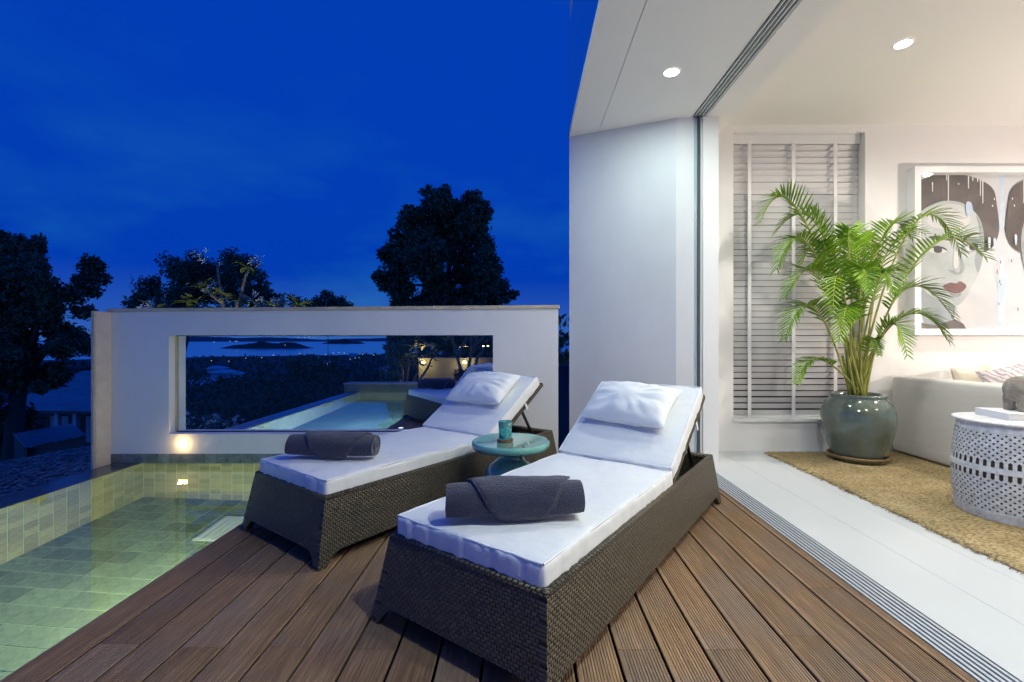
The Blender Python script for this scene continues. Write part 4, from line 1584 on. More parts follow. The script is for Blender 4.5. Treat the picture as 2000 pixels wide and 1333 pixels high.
# drum table with pierced lattice, book, elephant
DX, DY = 2.79, 2.61
dt = thing('drum_table', 'white pierced metal drum table on the jute rug', 'table', (DX, DY, 0.018))
def drum_r(z):
    f = z / 0.525
    return 0.232 + 0.034 * math.sin(math.pi * min(1, .12 + f * .86)) ** .8
MB().lathe([(0.001, 0.535), (0.262, 0.535), (0.266, 0.530), (0.264, 0.524), (0.20, 0.523)], n=80).build('top', M['drum_white'], dt, smooth=True, sharp=30)
MB().lathe([(drum_r(z) - .012, z) for z in (0.02, .1, .2, .3, .4, .5)], n=72).build('liner', M['drum_inside'], dt, smooth=True)
def band(z0, z1, nm, ex=.0035):
    MB().lathe([(drum_r(z0) - .006, z0), (drum_r(z0) + ex, z0), (drum_r((z0 + z1) / 2) + ex, (z0 + z1) / 2), (drum_r(z1) + ex, z1), (drum_r(z1) - .006, z1)], n=80).build(nm, M['drum_white'], dt, smooth=True, sharp=30)
band(0.0005, 0.045, 'foot_band', .006)
band(0.478, 0.522, 'top_band')
band(0.262, 0.292, 'waist_band', .0045)
lat = MB()
def strip(a0, a1, z0, z1, w, over, n=14):
    vs = []
    for i in range(n + 1):
        f = i / n
        a = a0 + (a1 - a0) * f
        z = z0 + (z1 - z0) * f
        r = drum_r(z) + 0.0015 + .0016 * math.sin(f * n * math.pi * .9 + over)
        ta = Vector((-math.sin(a), math.cos(a), 0))
        d = (ta * (a1 - a0) * r + Vector((0, 0, z1 - z0))).normalized()
        nn = Vector((math.cos(a), math.sin(a), 0))
        wv = d.cross(nn) * w
        c = Vector((r * math.cos(a), r * math.sin(a), z))
        vs += [c - wv, c + wv]
    k = len(lat.v)
    lat.v += [tuple(v) for v in vs]
    lat.f += [(k + 2 * i, k + 2 * i + 1, k + 2 * i + 3, k + 2 * i + 2) for i in range(n)]
NK = 50
for i in range(NK):
    a = 2 * math.pi * i / NK
    for (z0, z1) in ((0.325, 0.480), (0.043, 0.235)):
        sp = (z1 - z0) / .25
        strip(a, a + sp, z0, z1, .0066, 0.0)
        strip(a, a - sp, z0, z1, .0066, math.pi)
    for (z0, z1) in ((0.29, 0.328), (0.232, 0.264)):
        strip(a, a + .001, z0, z1, .0085, 0, 3)
lo_ = lat.build('woven_lattice', M['drum_white'], dt)
lo_['kind'] = 'stuff'
bk = thing('book', 'thick white book lying on the drum table', 'book', (2.90, 2.645, 0.554), R(-12))
MB().box(-.17, .17, -.125, .125, 0.0, 0.004).build('cover', M['book'], bk)
MB().box(-.165, .168, -.12, .122, 0.0043, 0.034).build('pages', M['pages'], bk)
MB().box(-.17, .17, -.125, .125, 0.0343, 0.038).build('cover', M['book'], bk)
MB().box(-.1745, -.1702, -.125, .125, 0.0, 0.038).build('spine', M['book'], bk)

EZ = 0.5925
ele = thing('elephant_figurine', 'weathered stone elephant figurine with green patina on the book', 'figurine', (2.915, 2.66, EZ), R(-4))
bm = bmesh.new()
def blob(c, s, seg=20):
    g_ = bmesh.ops.create_uvsphere(bm, u_segments=seg, v_segments=12, radius=1.0)
    bmesh.ops.scale(bm, vec=s, verts=g_['verts'])
    bmesh.ops.translate(bm, vec=c, verts=g_['verts'])
def leg(x, y):
    g_ = bmesh.ops.create_cone(bm, cap_ends=True, segments=14, radius1=.026, radius2=.03, depth=.085)
    bmesh.ops.translate(bm, vec=(x, y, .0425), verts=g_['verts'])
    blob((x + .006, y, .010), (.032, .029, .0115), 14)
blob((0, 0, .125), (.105, .078, .078))
blob((-.045, 0, .125), (.068, .072, .075))
for x_, y_ in ((-.06, -.042), (-.058, .042), (.055, -.042), (.06, .042)):
    leg(x_, y_)
blob((.125, 0, .135), (.058, .05, .056))
blob((.175, 0, .10), (.026, .024, .05))
blob((.195, 0, .055), (.020, .018, .05))
blob((.205, 0, .025), (.022, .016, .018))
blob((.10, -.062, .125), (.036, .012, .048))
blob((.10, .062, .125), (.036, .012, .048))
blob((-.112, 0, .10), (.008, .008, .035))
me = bpy.data.meshes.new('body')
bm.to_mesh(me)
bm.free()
me.materials.append(M['elephant'])
eb = bpy.data.objects.new('body', me)
COL.objects.link(eb)
eb.parent = ele
rm = eb.modifiers.new('skin', 'REMESH')
rm.mode = 'VOXEL'
rm.voxel_size = 0.005
rm.use_smooth_shade = True
smt = eb.modifiers.new('soften', 'SMOOTH')
smt.factor = 0.6
smt.iterations = 6
# patina cap on its back: a slightly larger slice of the back
pmb = MB()
def patf(u, v):
    a, r = u * 2 * math.pi, v * (0.85 + .25 * noise.noise(Vector((math.cos(u * 6.28) * 2, math.sin(u * 6.28) * 2, 1))))
    x, y = .052 * r * math.cos(a), .048 * r * math.sin(a)
    z = .125 + .0795 * math.sqrt(max(0, 1 - (x / .108) ** 2 - (y / .081) ** 2)) - .004 * v ** 3
    return (x, y - .006, z + .001)
pmb.grid(28, 8, patf)
pmb.build('patina', M['verdigris'], ele, smooth=True)

# ================================================================== BEYOND THE WALL: second pool and terrace
P2_Y0, P2_Y1 = WALL_Y + TH_W + .01, 9.26
p2 = thing('second_pool', None, None)
structure(p2)
MB().box(POOL_X0, POOL_X0 + .003, P2_Y0, P2_Y1, POOL_BOT, WATER_Z - .002).build('pool_side', mat('pale_tile', S(176, 190, 178), 0.5, col2=S(140, 158, 150), vscale=9, stretch=(1, 1, 4)), p2)
MB().box(POOL_X0, POOL_X1, P2_Y0, P2_Y1, POOL_BOT - .004, POOL_BOT).build('pool_bed', mat('pale_bed', S(120, 150, 156), 0.5, col2=S(96, 130, 140), vscale=4), p2)
MB().box(POOL_X0 - .24, POOL_X0 - .002, P2_Y0, P2_Y1 + .25, WATER_Z - .005, WATER_Z + .012).build('ledge', mat('pale_ledge', S(150, 156, 164), 0.3, vary=.15), p2)
MB().box(POOL_X0 - .30, 0.3, P2_Y1, P2_Y1 + .35, POOL_BOT, 0.115).build('end_kerb', M['garden_wall'], p2)
MB().box(POOL_X0 - .32, 0.3, P2_Y1 - .012, P2_Y1 + .37, 0.1155, 0.135).build('end_coping', M['coping'], p2)
mb = MB().add([(POOL_X0, P2_Y0, WATER_Z), (POOL_X1 + .01, P2_Y0, WATER_Z), (POOL_X1 + .01, P2_Y1, WATER_Z), (POOL_X0, P2_Y1, WATER_Z)], [(0, 1, 2, 3)])
structure(mb.build('second_pool_water', M['pool_water']))
l2 = thing('second_pool_light', 'round lamp under the water of the pool beyond the glass', 'lamp', (-1.563, 6.4, -0.75))
rg_ = MB().lathe([(0.11, 0.001), (0.12, 0.006), (0.10, 0.010)], n=24).build('ring', M['fixture_white'], l2, smooth=True)
rg_.rotation_euler = (0, R(-90), 0)
ln_ = MB().lathe([(0.10, 0.009), (0.06, 0.012), (0.001, 0.013)], n=24).build('lens', M['fixture_white'], l2, smooth=True)
ln_.rotation_euler = (0, R(-90), 0)
lamp('second_pool_glow', 'POINT', (-.10, 0, .05), POOL_W * 2.0, (0.82, 0.95, 1.0), l2, .02)
lamp('second_pool_glow_b', 'POINT', (-.10, -1.3, .05), POOL_W * 1.6, (0.82, 0.95, 1.0), l2, .02)

d2 = thing('far_deck', None, None)
structure(d2)
MB().box(DECK_X0 + .01, 0.3, P2_Y0, P2_Y1 - .02, -0.12, -0.04).build('under_frame', M['under_deck'], d2)
for k in range(13):
    x0 = DECK_X0 + PITCH * k
    board(x0 + .0032, x0 + PITCH - .0032, P2_Y0, P2_Y1 - .02, 0, parent=d2)
fl2 = thing('deck_light', 'small round flush light in the deck beyond the glass', 'lamp', (-1.377, 5.23, 0))
MB().lathe([(0.034, 0.0005), (0.036, 0.004), (0.028, 0.006)], n=20).build('ring', M['alu'], fl2, smooth=True)
MB().lathe([(0.001, 0.006), (0.028, 0.0055)], n=20).build('lens', emission('deck_lamp', (0.85, 0.92, 1, 1), 1.6), fl2)

# garden behind the second pool: low wall with two lamps, glass screen, plants
gw = thing('garden_wall', 'low grey garden wall with two lamps behind the far pool', 'wall')
a, b = at(818, 703, 12.2), at(960, 745, 12.2)
MB().box(a.x, b.x + 2, 12.2, 12.45, -0.6, a.z).build('wall_body', M['garden_wall'], gw)
MB().box(a.x - .02, b.x + 2, 12.17, 12.48, a.z + .001, a.z + .05).build('coping', M['garden_wall'], gw)
for px, lab in ((827, 'warm garden wall lamp on the left, beyond the pool'), (908, 'warm garden wall lamp on the right, among the bare stems')):
    q = at(px, 708, 12.19)
    t = thing('garden_lamp', lab, 'lamp', (q.x, 12.2, q.z), group='lamps on the garden wall')
    MB().box(-.05, .05, -.05, -.002, -.04, .04).build('housing', M['far_dark'], t)
    MB().box(-.045, .045, -.058, -.0505, -.03, .03).build('lens', M['warm_lamp'], t)
    lamp('garden_lamp_glow', 'POINT', (0, -.25, -.02), 7, (1.0, .72, .34), t, .04)
gs = thing('glass_screen', 'frameless glass screen standing at the end of the far pool', 'glass screen')
for (x0_, x1_) in ((752, 783), (784, 821), (822, 905)):
    a, b = at(x0_, 664, 9.75), at(x1_, 748, 9.75)
    MB().box(a.x + .008, b.x - .008, 9.75, 9.762, 0.10, a.z if x1_ < 830 else 0.75).build('pane', M['pane'], gs)
    MB().box(b.x - .02, b.x + .02, 9.73, 9.78, -0.02, 0.16).build('clamp', M['alu'], gs)

# dark strip of wall seen in the gap beside the villa
sw = thing('side_wall', 'dark slate boundary wall in the gap beside the villa', 'wall')
MB().box(0.25, 1.1, 6.2, 6.35, -0.5, 0.62).build('wall_body', M['slate_blue'], sw)
MB().box(0.23, 1.12, 6.18, 6.37, 0.621, 0.66).build('coping', M['slate_blue'], sw)


# ================================================================== TREES
def leaf_cloud(blobs, count, size, seed, shell=0.55, squash=0.9, clump=True):
    """many leaf-sized faces spread through a set of clumps (cx,cy,cz,r)"""
    g = np.random.default_rng(seed)
    B0 = np.array(blobs, float)
    k = 9
    dv = g.normal(size=(len(B0) * k, 3))
    dv /= np.linalg.norm(dv, axis=1)[:, None]
    P = np.repeat(B0, k, 0)
    sub_ = np.concatenate([P[:, :3] + dv * P[:, 3:4] * (.35 + .65 * g.random((len(P), 1))), P[:, 3:4] * (.30 + .30 * g.random((len(P), 1)))], 1)
    B = np.concatenate([sub_, B0 * np.array([1, 1, 1, .9])]) if clump else B0
    w = B[:, 3] ** 2
    pick = g.choice(len(B), count, p=w / w.sum())
    d = g.normal(size=(count, 3))
    d /= np.linalg.norm(d, axis=1)[:, None]
    rad = (shell + (1 - shell) * g.random(count) ** .6)
    # knobbly outline
    kn = 1 + .18 * np.sin(d[:, 0] * 7 + pick) * np.cos(d[:, 2] * 6 + pick * 2) + .12 * g.normal(size=count)
    C = B[pick, :3] + d * (B[pick, 3] * rad * kn)[:, None] * np.array([1, 1, squash])
    n = d + g.normal(size=(count, 3)) * .8
    n /= np.linalg.norm(n, axis=1)[:, None]
    t = np.cross(n, g.normal(size=(count, 3)))
    t /= np.linalg.norm(t, axis=1)[:, None]
    b = np.cross(n, t)
    s = size * (0.6 + .8 * g.random(count))[:, None]
    V = np.stack([C - t * s, C - b * s * .45, C + t * s, C + b * s * .45], 1).reshape(-1, 3)
    F = np.arange(count * 4).reshape(-1, 4)
    return V, F


def tree(name, label, base, blobs, count, size, seed, leaf='leaf_dark', trunk_r=0.3, group=None, shell=.5, limbs=None, leafname='crown'):
    t = thing(name, label, 'tree', base, group=group)
    base = Vector(base)
    V, F = leaf_cloud(blobs, count, size, seed, shell)
    np_mesh(leafname, V - np.array(base), F, M[leaf], t)
    B = [Vector(b[:3]) - base for b in blobs]
    cen = sum(B, Vector()) / len(B)
    low = min(b.z for b in B)
    fork = Vector((cen.x * .8, cen.y * .8, low + .35 * (cen.z - low)))
    m = MB().tube([(0, 0, -.5), tuple(fork * .5 + Vector((trunk_r * .3, 0, 0))), tuple(fork)], [trunk_r, trunk_r * .8, trunk_r * .62], 9)
    tk = m.build('trunk', M['bark'], t, smooth=True)
    idx = sorted(range(len(B)), key=lambda i: -blobs[i][3])[: (limbs or 10)]
    for i in idx:
        e = B[i]
        mid = fork.lerp(e, .5) + Vector((0, 0, .12 * (e - fork).length))
        MB().tube([tuple(fork), tuple(mid), tuple(e)], [trunk_r * .4, trunk_r * .22, trunk_r * .07], 6).build('limb', M['bark'], tk, smooth=True)
    return t


def px_blobs(lst, scale, ox, oy, Y, spread, fat=1.1):
    g = random.Random(len(lst))
    out = []
    for (x, y, r) in lst:
        p = at(ox + x / scale, oy + y / scale, Y)
        rr = r / scale / 900 * Y * fat
        out.append((p.x, Y + g.uniform(-spread, spread), p.z, rr))
    return out


big = px_blobs([(655, 215, 52), (805, 215, 66), (1050, 300, 88), (950, 360, 100), (700, 350, 110), (880, 460, 140), (1050, 560, 140), (300, 780, 90), (1210, 980, 130), (560, 560, 140), (1080, 420, 110), (600, 290, 105), (800, 330, 120), (1150, 440, 105), (480, 390, 70), (500, 470, 130),
                (720, 470, 140), (960, 480, 110), (380, 660, 125), (620, 660, 150), (880, 700, 150), (1170, 640, 105), (1195, 850, 120), (420, 850, 120),
                (700, 880, 190), (980, 900, 150), (270, 1000, 75), (430, 1050, 150), (780, 1080, 200), (1130, 1060, 180), (1320, 1060, 85), (1430, 1110, 50),
                (340, 1200, 85), (600, 1220, 150), (1000, 1220, 190), (1270, 1190, 100), (800, 1300, 250), (1100, 1350, 220), (500, 1350, 180)], 4.76, 700, 340, 30.0, 1.8)
tree('broadleaf_tree', 'tall dark broadleaf tree against the sky behind the white wall', (at(870, 700, 30).x, 30, ground_z(30)), big, 60000, .14, 11, trunk_r=.4, group='trees against the evening sky', limbs=14)
lft = px_blobs([(140, 260, 105), (265, 330, 95), (360, 400, 90), (150, 480, 130), (250, 560, 120), (60, 190, 105), (190, 230, 95), (320, 305, 80), (440, 410, 80), (100, 320, 120), (250, 390, 120), (400, 490, 100), (40, 480, 100),
                (340, 570, 100), (455, 560, 60), (150, 680, 110), (300, 700, 120), (70, 740, 130), (240, 790, 120), (400, 740, 75), (60, 880, 140),
                (180, 900, 100), (330, 880, 60), (30, 1010, 130), (60, 1120, 100), (-60, 300, 150), (-80, 600, 180), (-60, 900, 180), (300, 950, 40)], 2.666, -18, 400, 17.0, 1.6, .88)
tree('raintree', 'large dark spreading tree at the left beside the tiled roof', (at(-10, 700, 17).x, 17, ground_z(17)), lft, 60000, .085, 12, 'leaf_mid', trunk_r=.35, group='trees against the evening sky', limbs=16, shell=.45)
mid = px_blobs([(760, 430, 70), (850, 330, 75), (960, 320, 85), (1060, 340, 85), (900, 440, 95), (1030, 450, 100), (1220, 310, 80), (1320, 340, 75),
                (1380, 420, 75), (1190, 420, 90), (1290, 480, 90), (810, 520, 70), (1430, 500, 60), (960, 540, 100), (1150, 540, 100), (1500, 510, 45), (740, 510, 45)], 2.666, 0, 400, 34.0, 2.0)
tree('airy_tree', 'airy fine-leaved dark tree behind the flowering frangipani', (at(285, 700, 34).x, 34, ground_z(34)), mid, 22000, .12, 13, 'leaf_dark', trunk_r=.11, group='trees against the evening sky', limbs=17, shell=.3)
sml = px_blobs([(1640, 530, 45), (1700, 505, 45), (1760, 515, 42), (1800, 540, 35), (1600, 545, 35)], 2.666, 0, 400, 60.0, 1.0)
tree('small_far_tree', 'small rounded dark tree just above the white wall', (at(640, 700, 60).x, 60, ground_z(60)), sml, 3000, .2, 14, trunk_r=.05, group='trees against the evening sky', limbs=5)
# round dark tree seen through the glass
rb = px_blobs([(700, 360, 70), (760, 370, 75), (800, 380, 55), (740, 420, 110), (680, 420, 60), (640, 470, 80), (760, 500, 130)], 2.5, 320, 580, 45.0, 1.5)
tree('round_tree', 'dense round dark tree seen through the glass below the sea', (at(615, 760, 45).x, 45, ground_z(45)), rb, 7000, .2, 15, trunk_r=.3, group='trees against the evening sky', limbs=6)
gp = thing('leafy_shrub', 'slender dark leafy shrub in the gap beside the villa wall', 'shrub', (0.62, 7.3, -1.0))
V, F = leaf_cloud([(.62, 7.3, 1.02, .16), (.58, 7.3, .75, .2), (.66, 7.4, 1.3, .12), (.6, 7.3, .45, .22)], 260, .06, 21)
np_mesh('foliage', V - np.array((0.62, 7.3, -1.0)), F, M['leaf_frangi'], gp)
MB().tube([(0, 0, 0), (.02, 0, 1.2), (-.02, .02, 2.3)], [.02, .014, .006], 6).build('stem', M['frangi_bark'], gp, smooth=True)

# woodland running down to the shore: nobody could count it
g = np.random.default_rng(5)
VV, FF, off = [], [], 0
nt = 7000
an = np.radians(-62 + 72 * g.random(nt))
dd = 14 * (2050 / 14) ** (g.random(nt) ** .75)
hh = 5 + 5 * g.random(nt)
for i in range(nt):
    d, a_ = dd[i], an[i]
    x, y = d * math.sin(a_), d * math.cos(a_)
    if d < 70 and -0.36 < x / y:
        continue
    if d < 46 and x / y < -.74:
        continue
    z0 = ground_z(d)
    h = hh[i]
    if d < 110:
        h = min(h * 1.2, 1 - (730 - 665 + 75 * g.random()) / 900 * y - z0)
    r = min(h * .42, 1.0 + d * .012)
    ls_ = min(d * .0042, r * .45)
    cnt = int(min(240, max(24, 2.0 * math.pi * r * r / (.9 * ls_ * ls_))))
    c = np.array([x, y, z0 + h - r * 1.1])
    dv = g.normal(size=(cnt, 3))
    dv /= np.linalg.norm(dv, axis=1)[:, None]
    C = c + dv * (r * (.5 + .6 * g.random((cnt, 1)))) * np.array([1, 1, 1.15])
    n = dv + g.normal(size=(cnt, 3)) * .5
    n /= np.linalg.norm(n, axis=1)[:, None]
    t_ = np.cross(n, g.normal(size=(cnt, 3)))
    t_ /= np.linalg.norm(t_, axis=1)[:, None]
    b_ = np.cross(n, t_)
    s = ls_ * (.6 + .8 * g.random((cnt, 1)))
    VV.append(np.stack([C - t_ * s, C - b_ * s * .6, C + t_ * s, C + b_ * s * .6], 1).reshape(-1, 3))
    FF.append(np.arange(cnt * 4).reshape(-1, 4) + off)
    off += cnt * 4
wo = np_mesh('woodland', np.concatenate(VV), np.concatenate(FF), M['leaf_wood'])
tag(wo, 'dark tropical woodland falling away to the shore', 'woodland', kind='stuff')

# ================================================================== FRANGIPANI
def leaf_blade(m, p, d, L, W, droop=.25):
    d = Vector(d).normalized()
    side = d.cross(Vector((0, 0, 1)))
    side = side.normalized() if side.length > .05 else Vector((1, 0, 0))
    n = side.cross(d)
    rows = []
    for k in range(6):
        t = k / 5
        c = p + d * L * t + Vector((0, 0, -1)) * L * droop * t * t
        w = W * (0.12, .6, .95, 1.0, .7, .03)[k]
        rows += [c - side * w + n * w * .25, c, c + side * w + n * w * .25]
    fs = []
    for k in range(5):
        a = 3 * k
        fs += [(a, a + 1, a + 4, a + 3), (a + 1, a + 2, a + 5, a + 4)]
    m.add(rows, fs)


def flower_cluster(m, c, r, rnd, n=7):
    for i in range(n):
        ctr = c + Vector((rnd.gauss(0, 1), rnd.gauss(0, 1), rnd.gauss(0, .8))) * r * .5
        ax = Vector((rnd.gauss(0, .6), -1 + rnd.gauss(0, .5), rnd.gauss(.5, .5))).normalized()
        u = ax.cross(Vector((0, 0, 1))).normalized()
        v = ax.cross(u)
        R0 = r * .42
        for k in range(5):
            a = k * 2 * math.pi / 5 + i
            dr = u * math.cos(a) + v * math.sin(a)
            sd = u * math.cos(a + .55) + v * math.sin(a + .55)
            m.add([ctr, ctr + (dr * .6 + sd * .25) * R0 + ax * R0 * .15, ctr + dr * R0 + ax * R0 * .3, ctr + (dr * .7 - sd * .30) * R0 + ax * R0 * .2], [(0, 1, 2, 3)])


def frangipani(label, base, branches, leaf_tips, flowers, seed, Ls=.22, bark='frangi_bark', group=None, fr=.075, th=.03):
    rnd = random.Random(seed)
    t = thing('frangipani', label, 'shrub', base, group=group)
    base = Vector(base)
    for pts in branches:
        p = [Vector(q) - base for q in pts]
        r = [th * (1 - .5 * i / (len(p) - 1)) for i in range(len(p))]
        MB().tube([tuple(q) for q in p], r, 7).build('branch', M[bark], t, smooth=True)
    for q in leaf_tips:
        m = MB()
        c = Vector(q) - base
        for k in range(8):
            a = k * 2.4 + rnd.uniform(-.3, .3)
            leaf_blade(m, c, (math.cos(a), math.sin(a) * .8, rnd.uniform(-.1, .8)), Ls * rnd.uniform(.7, 1.15), Ls * .16, rnd.uniform(.1, .5))
        m.build('leaf_cluster', M['leaf_frangi'], t)
    for q in flowers:
        m = MB()
        flower_cluster(m, Vector(q) - base, fr, rnd, 9)
        m.build('flower_cluster', M['petal'], t)
    return t


Q = lambda x, y, Y=6.6: tuple(at(x / 2.666, 400 + y / 2.666, Y))
FB = (at(282, 700, 6.6).x, 6.6, -2.4)
H1, H2, H3 = Q(760, 700), Q(840, 625), Q(1080, 600)
frangipani('flowering frangipani rising behind the white wall, pale stems and white blooms', FB,
           [[FB, H1, H2, H3, Q(1170, 590), Q(1160, 500), Q(1140, 400), Q(1130, 310)], [H2, H3, Q(1215, 590), Q(1260, 450), Q(1280, 370), Q(1310, 320)],
            [Q(1160, 510), Q(1100, 470), Q(1045, 435)], [H2, Q(880, 590), Q(860, 545), Q(790, 525)], [H3, Q(1300, 610), Q(1400, 570), Q(1440, 515)],
            [H3, Q(1400, 615), Q(1500, 570), Q(1550, 510)], [Q(1260, 470), Q(1320, 500)]],
           [Q(1290, 325), Q(1050, 430), Q(1030, 520), Q(1110, 470), Q(1520, 505), Q(1560, 520), Q(1430, 530), Q(1270, 505), Q(820, 545), Q(1200, 490), Q(980, 515)],
           [Q(1070, 270), Q(1335, 295), Q(1110, 432), Q(1335, 480), Q(1440, 500), Q(770, 520), Q(745, 545)], 3, .27, fr=.13)
Q2 = lambda x, y, Y=7.0: tuple(at(320 + x / 2.5, 580 + y / 2.5, Y))
FB2 = (at(420, 860, 7.0).x, 7.0, -2.6)
frangipani('low frangipani bush with white flowers at the lower left of the window', FB2,
           [[FB2, Q2(150, 690), Q2(90, 600)], [FB2, Q2(240, 690), Q2(230, 590)], [FB2, Q2(290, 680), Q2(320, 610)]],
           [Q2(90, 610), Q2(140, 600), Q2(230, 595), Q2(190, 630), Q2(280, 620), Q2(100, 650), Q2(240, 650)],
           [Q2(75, 572), Q2(85, 605), Q2(120, 610), Q2(215, 610), Q2(210, 635), Q2(335, 610), Q2(260, 600)], 4, .2, fr=.10)
Q3 = lambda x, y, Y=11.2: tuple(at(740 + x / 8.33, 640 + y / 8.33, Y))
FB3 = (at(912, 745, 11.2).x, 11.2, -.6)
frangipani('bare-stemmed frangipani lit by the lamps beyond the far pool', FB3,
           [[FB3, Q3(1340, 700), Q3(1240, 380), Q3(1195, 110), Q3(1170, -60)], [FB3, Q3(1450, 700), Q3(1510, 400), Q3(1500, 100), Q3(1500, -50)],
            [Q3(1510, 420), Q3(1580, 250), Q3(1620, 60)], [Q3(1580, 260), Q3(1740, 120)], [Q3(1290, 480), Q3(1370, 280), Q3(1440, 150)], [FB3, Q3(1600, 500), Q3(1720, 330)]],
           [Q3(1190, -40), Q3(1500, -60), Q3(1640, 30), Q3(1750, 110), Q3(1440, 140), Q3(1290, 520), Q3(1100, 200), Q3(1300, 330), Q3(950, 420), Q3(880, 300)],
           [Q3(890, 310)], 6, .26, fr=.09, th=.05)
FB4 = (at(790, 745, 11.6).x, 11.6, -.6)
Q4 = lambda x, y, Y=11.6: tuple(at(740 + x / 8.33, 640 + y / 8.33, Y))
frangipani('leafy frangipani behind the glass screen at the far pool end', FB4,
           [[FB4, Q4(640, 700), Q4(520, 450)], [FB4, Q4(480, 600), Q4(470, 440)], [FB4, Q4(800, 650), Q4(860, 500)], [FB4, Q4(380, 700), Q4(330, 560)]],
           [Q4(520, 440), Q4(470, 500), Q4(600, 560), Q4(560, 330), Q4(330, 560), Q4(820, 500), Q4(700, 620), Q4(620, 200), Q4(760, 300), Q4(420, 640)],
           [Q4(485, 450), Q4(715, 830)], 8, .3, fr=.08, th=.04)
rs = thing('red_leaf_shrub', 'low red-leaved shrub beside the far rolled towel', 'shrub', (at(908, 740, 10.2).x, 10.2, 0.0))
q = at(908, 737, 10.2)
V, F = leaf_cloud([(q.x - .1, 10.2, q.z + .02, .14), (q.x + .12, 10.2, q.z + .03, .15), (q.x, 10.15, q.z + .1, .12)], 420, .045, 31, shell=.2)
np_mesh('foliage', V - np.array((q.x, 10.2, 0.0)), F, M['leaf_red'], rs)
MB().tube([(0, 0, 0), (.01, 0, .2)], .012, 6).build('stem', M['bark'], rs)
hg = thing('garden_hedge', 'dark leafy hedge filling the garden beyond the far pool', 'hedge', (at(880, 700, 14).x, 14, -1))
hb = []
for i in range(40):
    x = random.uniform(770, 985)
    y = random.uniform(648, 735)
    p = at(x, y, 14 + random.uniform(0, 1.5))
    hb.append((p.x, p.y, p.z, random.uniform(.28, .5)))
V, F = leaf_cloud(hb, 12000, .08, 32, shell=.3)
np_mesh('foliage', V - np.array((at(880, 700, 14).x, 14, -1)), F, M['leaf_mid'], hg)
for (px, py, lab) in ((900, 678, 'tiny path lamp hanging among the stems'), (944, 676.5, 'left of the two tiny street lamps at the window corner'), (953, 676, 'right of the two tiny street lamps at the window corner')):
    q = at(px, py, 13.4)
    t = thing('path_lamp', lab, 'lamp', q, group='tiny lamps in the garden')
    MB().box(-.022, .022, -.02, .02, -.012, .012).build('lens', emission('path_lamp_light', (1, .78, .34, 1), 9), t)
    MB().tube([(0, 0, -.013), (0, .02, -1.2)], .008, 6).build('post', M['far_dark'], t)

for (lx, ly, lz, lab, w_) in ((-4.2, 5.3, -0.6, 'small garden spotlight under the frangipani behind the white wall', 75), (-2.9, 10.9, 0.1, 'small garden spotlight among the plants beyond the far pool', 12)):
    t = thing('garden_spotlight', lab, 'lamp', (lx, ly, lz), group='garden spotlights')
    MB().tube([(0, 0, -2.0), (0, 0, 0.0)], .012, 6).build('spike', M['far_dark'], t)
    MB().lathe([(.02, 0), (.045, .03), (.045, .09), (.035, .09)], n=16).build('housing', M['far_dark'], t, smooth=True)
    MB().lathe([(.001, .085), (.035, .085)], n=16).build('lens', M['cool_lamp'], t)
    lamp('garden_spotlight_beam', 'SPOT', (0, 0, .12), w_, (1.0, .92, .72), t, .03, 140, (R(180), 0, 0))
# ================================================================== NEIGHBOURING HOUSES
def hip_roof(name, label, cx, cy, w, d, z_eave, h, rz, ridge_len, rows=14, posts=True, wall=True):
    t = thing(name, label, 'house', (cx, cy, z_eave), rz)
    rf = MB()
    a, b = w / 2, d / 2
    r = ridge_len / 2
    top = [(-r, 0, h), (r, 0, h)]
    cor = [(-a, -b, 0), (a, -b, 0), (a, b, 0), (-a, b, 0)]
    rf.add(cor + top, [(0, 1, 5, 4), (1, 2, 5), (2, 3, 4, 5), (3, 0, 4)])
    ro = rf.build('roof', M['roof_tile'], t)
    # courses of tiles: each course a slab stepping down the slope
    for s in (-1, 1):
        for k in range(rows):
            f0, f1 = k / rows, (k + 1) / rows
            x0, x1 = a + (r - a) * f0, a + (r - a) * f1
            y0, y1 = s * b * (1 - f0), s * b * (1 - f1)
            z0, z1 = h * f0 + .05, h * f1 + .012
            m = MB().add([(-x0, y0, z0), (x0, y0, z0), (x1, y1, z1), (-x1, y1, z1), (-x0, y0, z0 - .045), (x0, y0, z0 - .045)],
                         [(0, 1, 2, 3), (4, 5, 1, 0)])
            m.build('tile_course', M['roof_tile'], ro)
    MB().box(-a - .02, a + .02, -b - .02, -b + .08, -.14, -.005).build('gutter', M['far_dark'], t)
    if wall:
        MB().box(-a + 1, a - 1, -b + 1.3, b - 1, -2.8, -.006).build('wall', M['far_dark'], t)
        for x in (-a + .5, -a + 2.0, 0.2, a - 2.0, a - .5):
            MB().box(x - .11, x + .11, -b + .35, -b + .57, -2.8, -.01).build('post', M['far_white'], t)
        for x in (-1.2, 1.0):
            MB().box(x, x + 1.1, -b + 1.27, -b + 1.295, -2.0, -.5).build('window', M['far_white'], t)
    return t


c = at(125, 800, 26)
hip_roof('bungalow', 'tiled-roof bungalow with posts under the tree at the left', c.x - .2, 28.6, 6.6, 6.4, c.z, 2.0, R(-4), 2.4, 16)
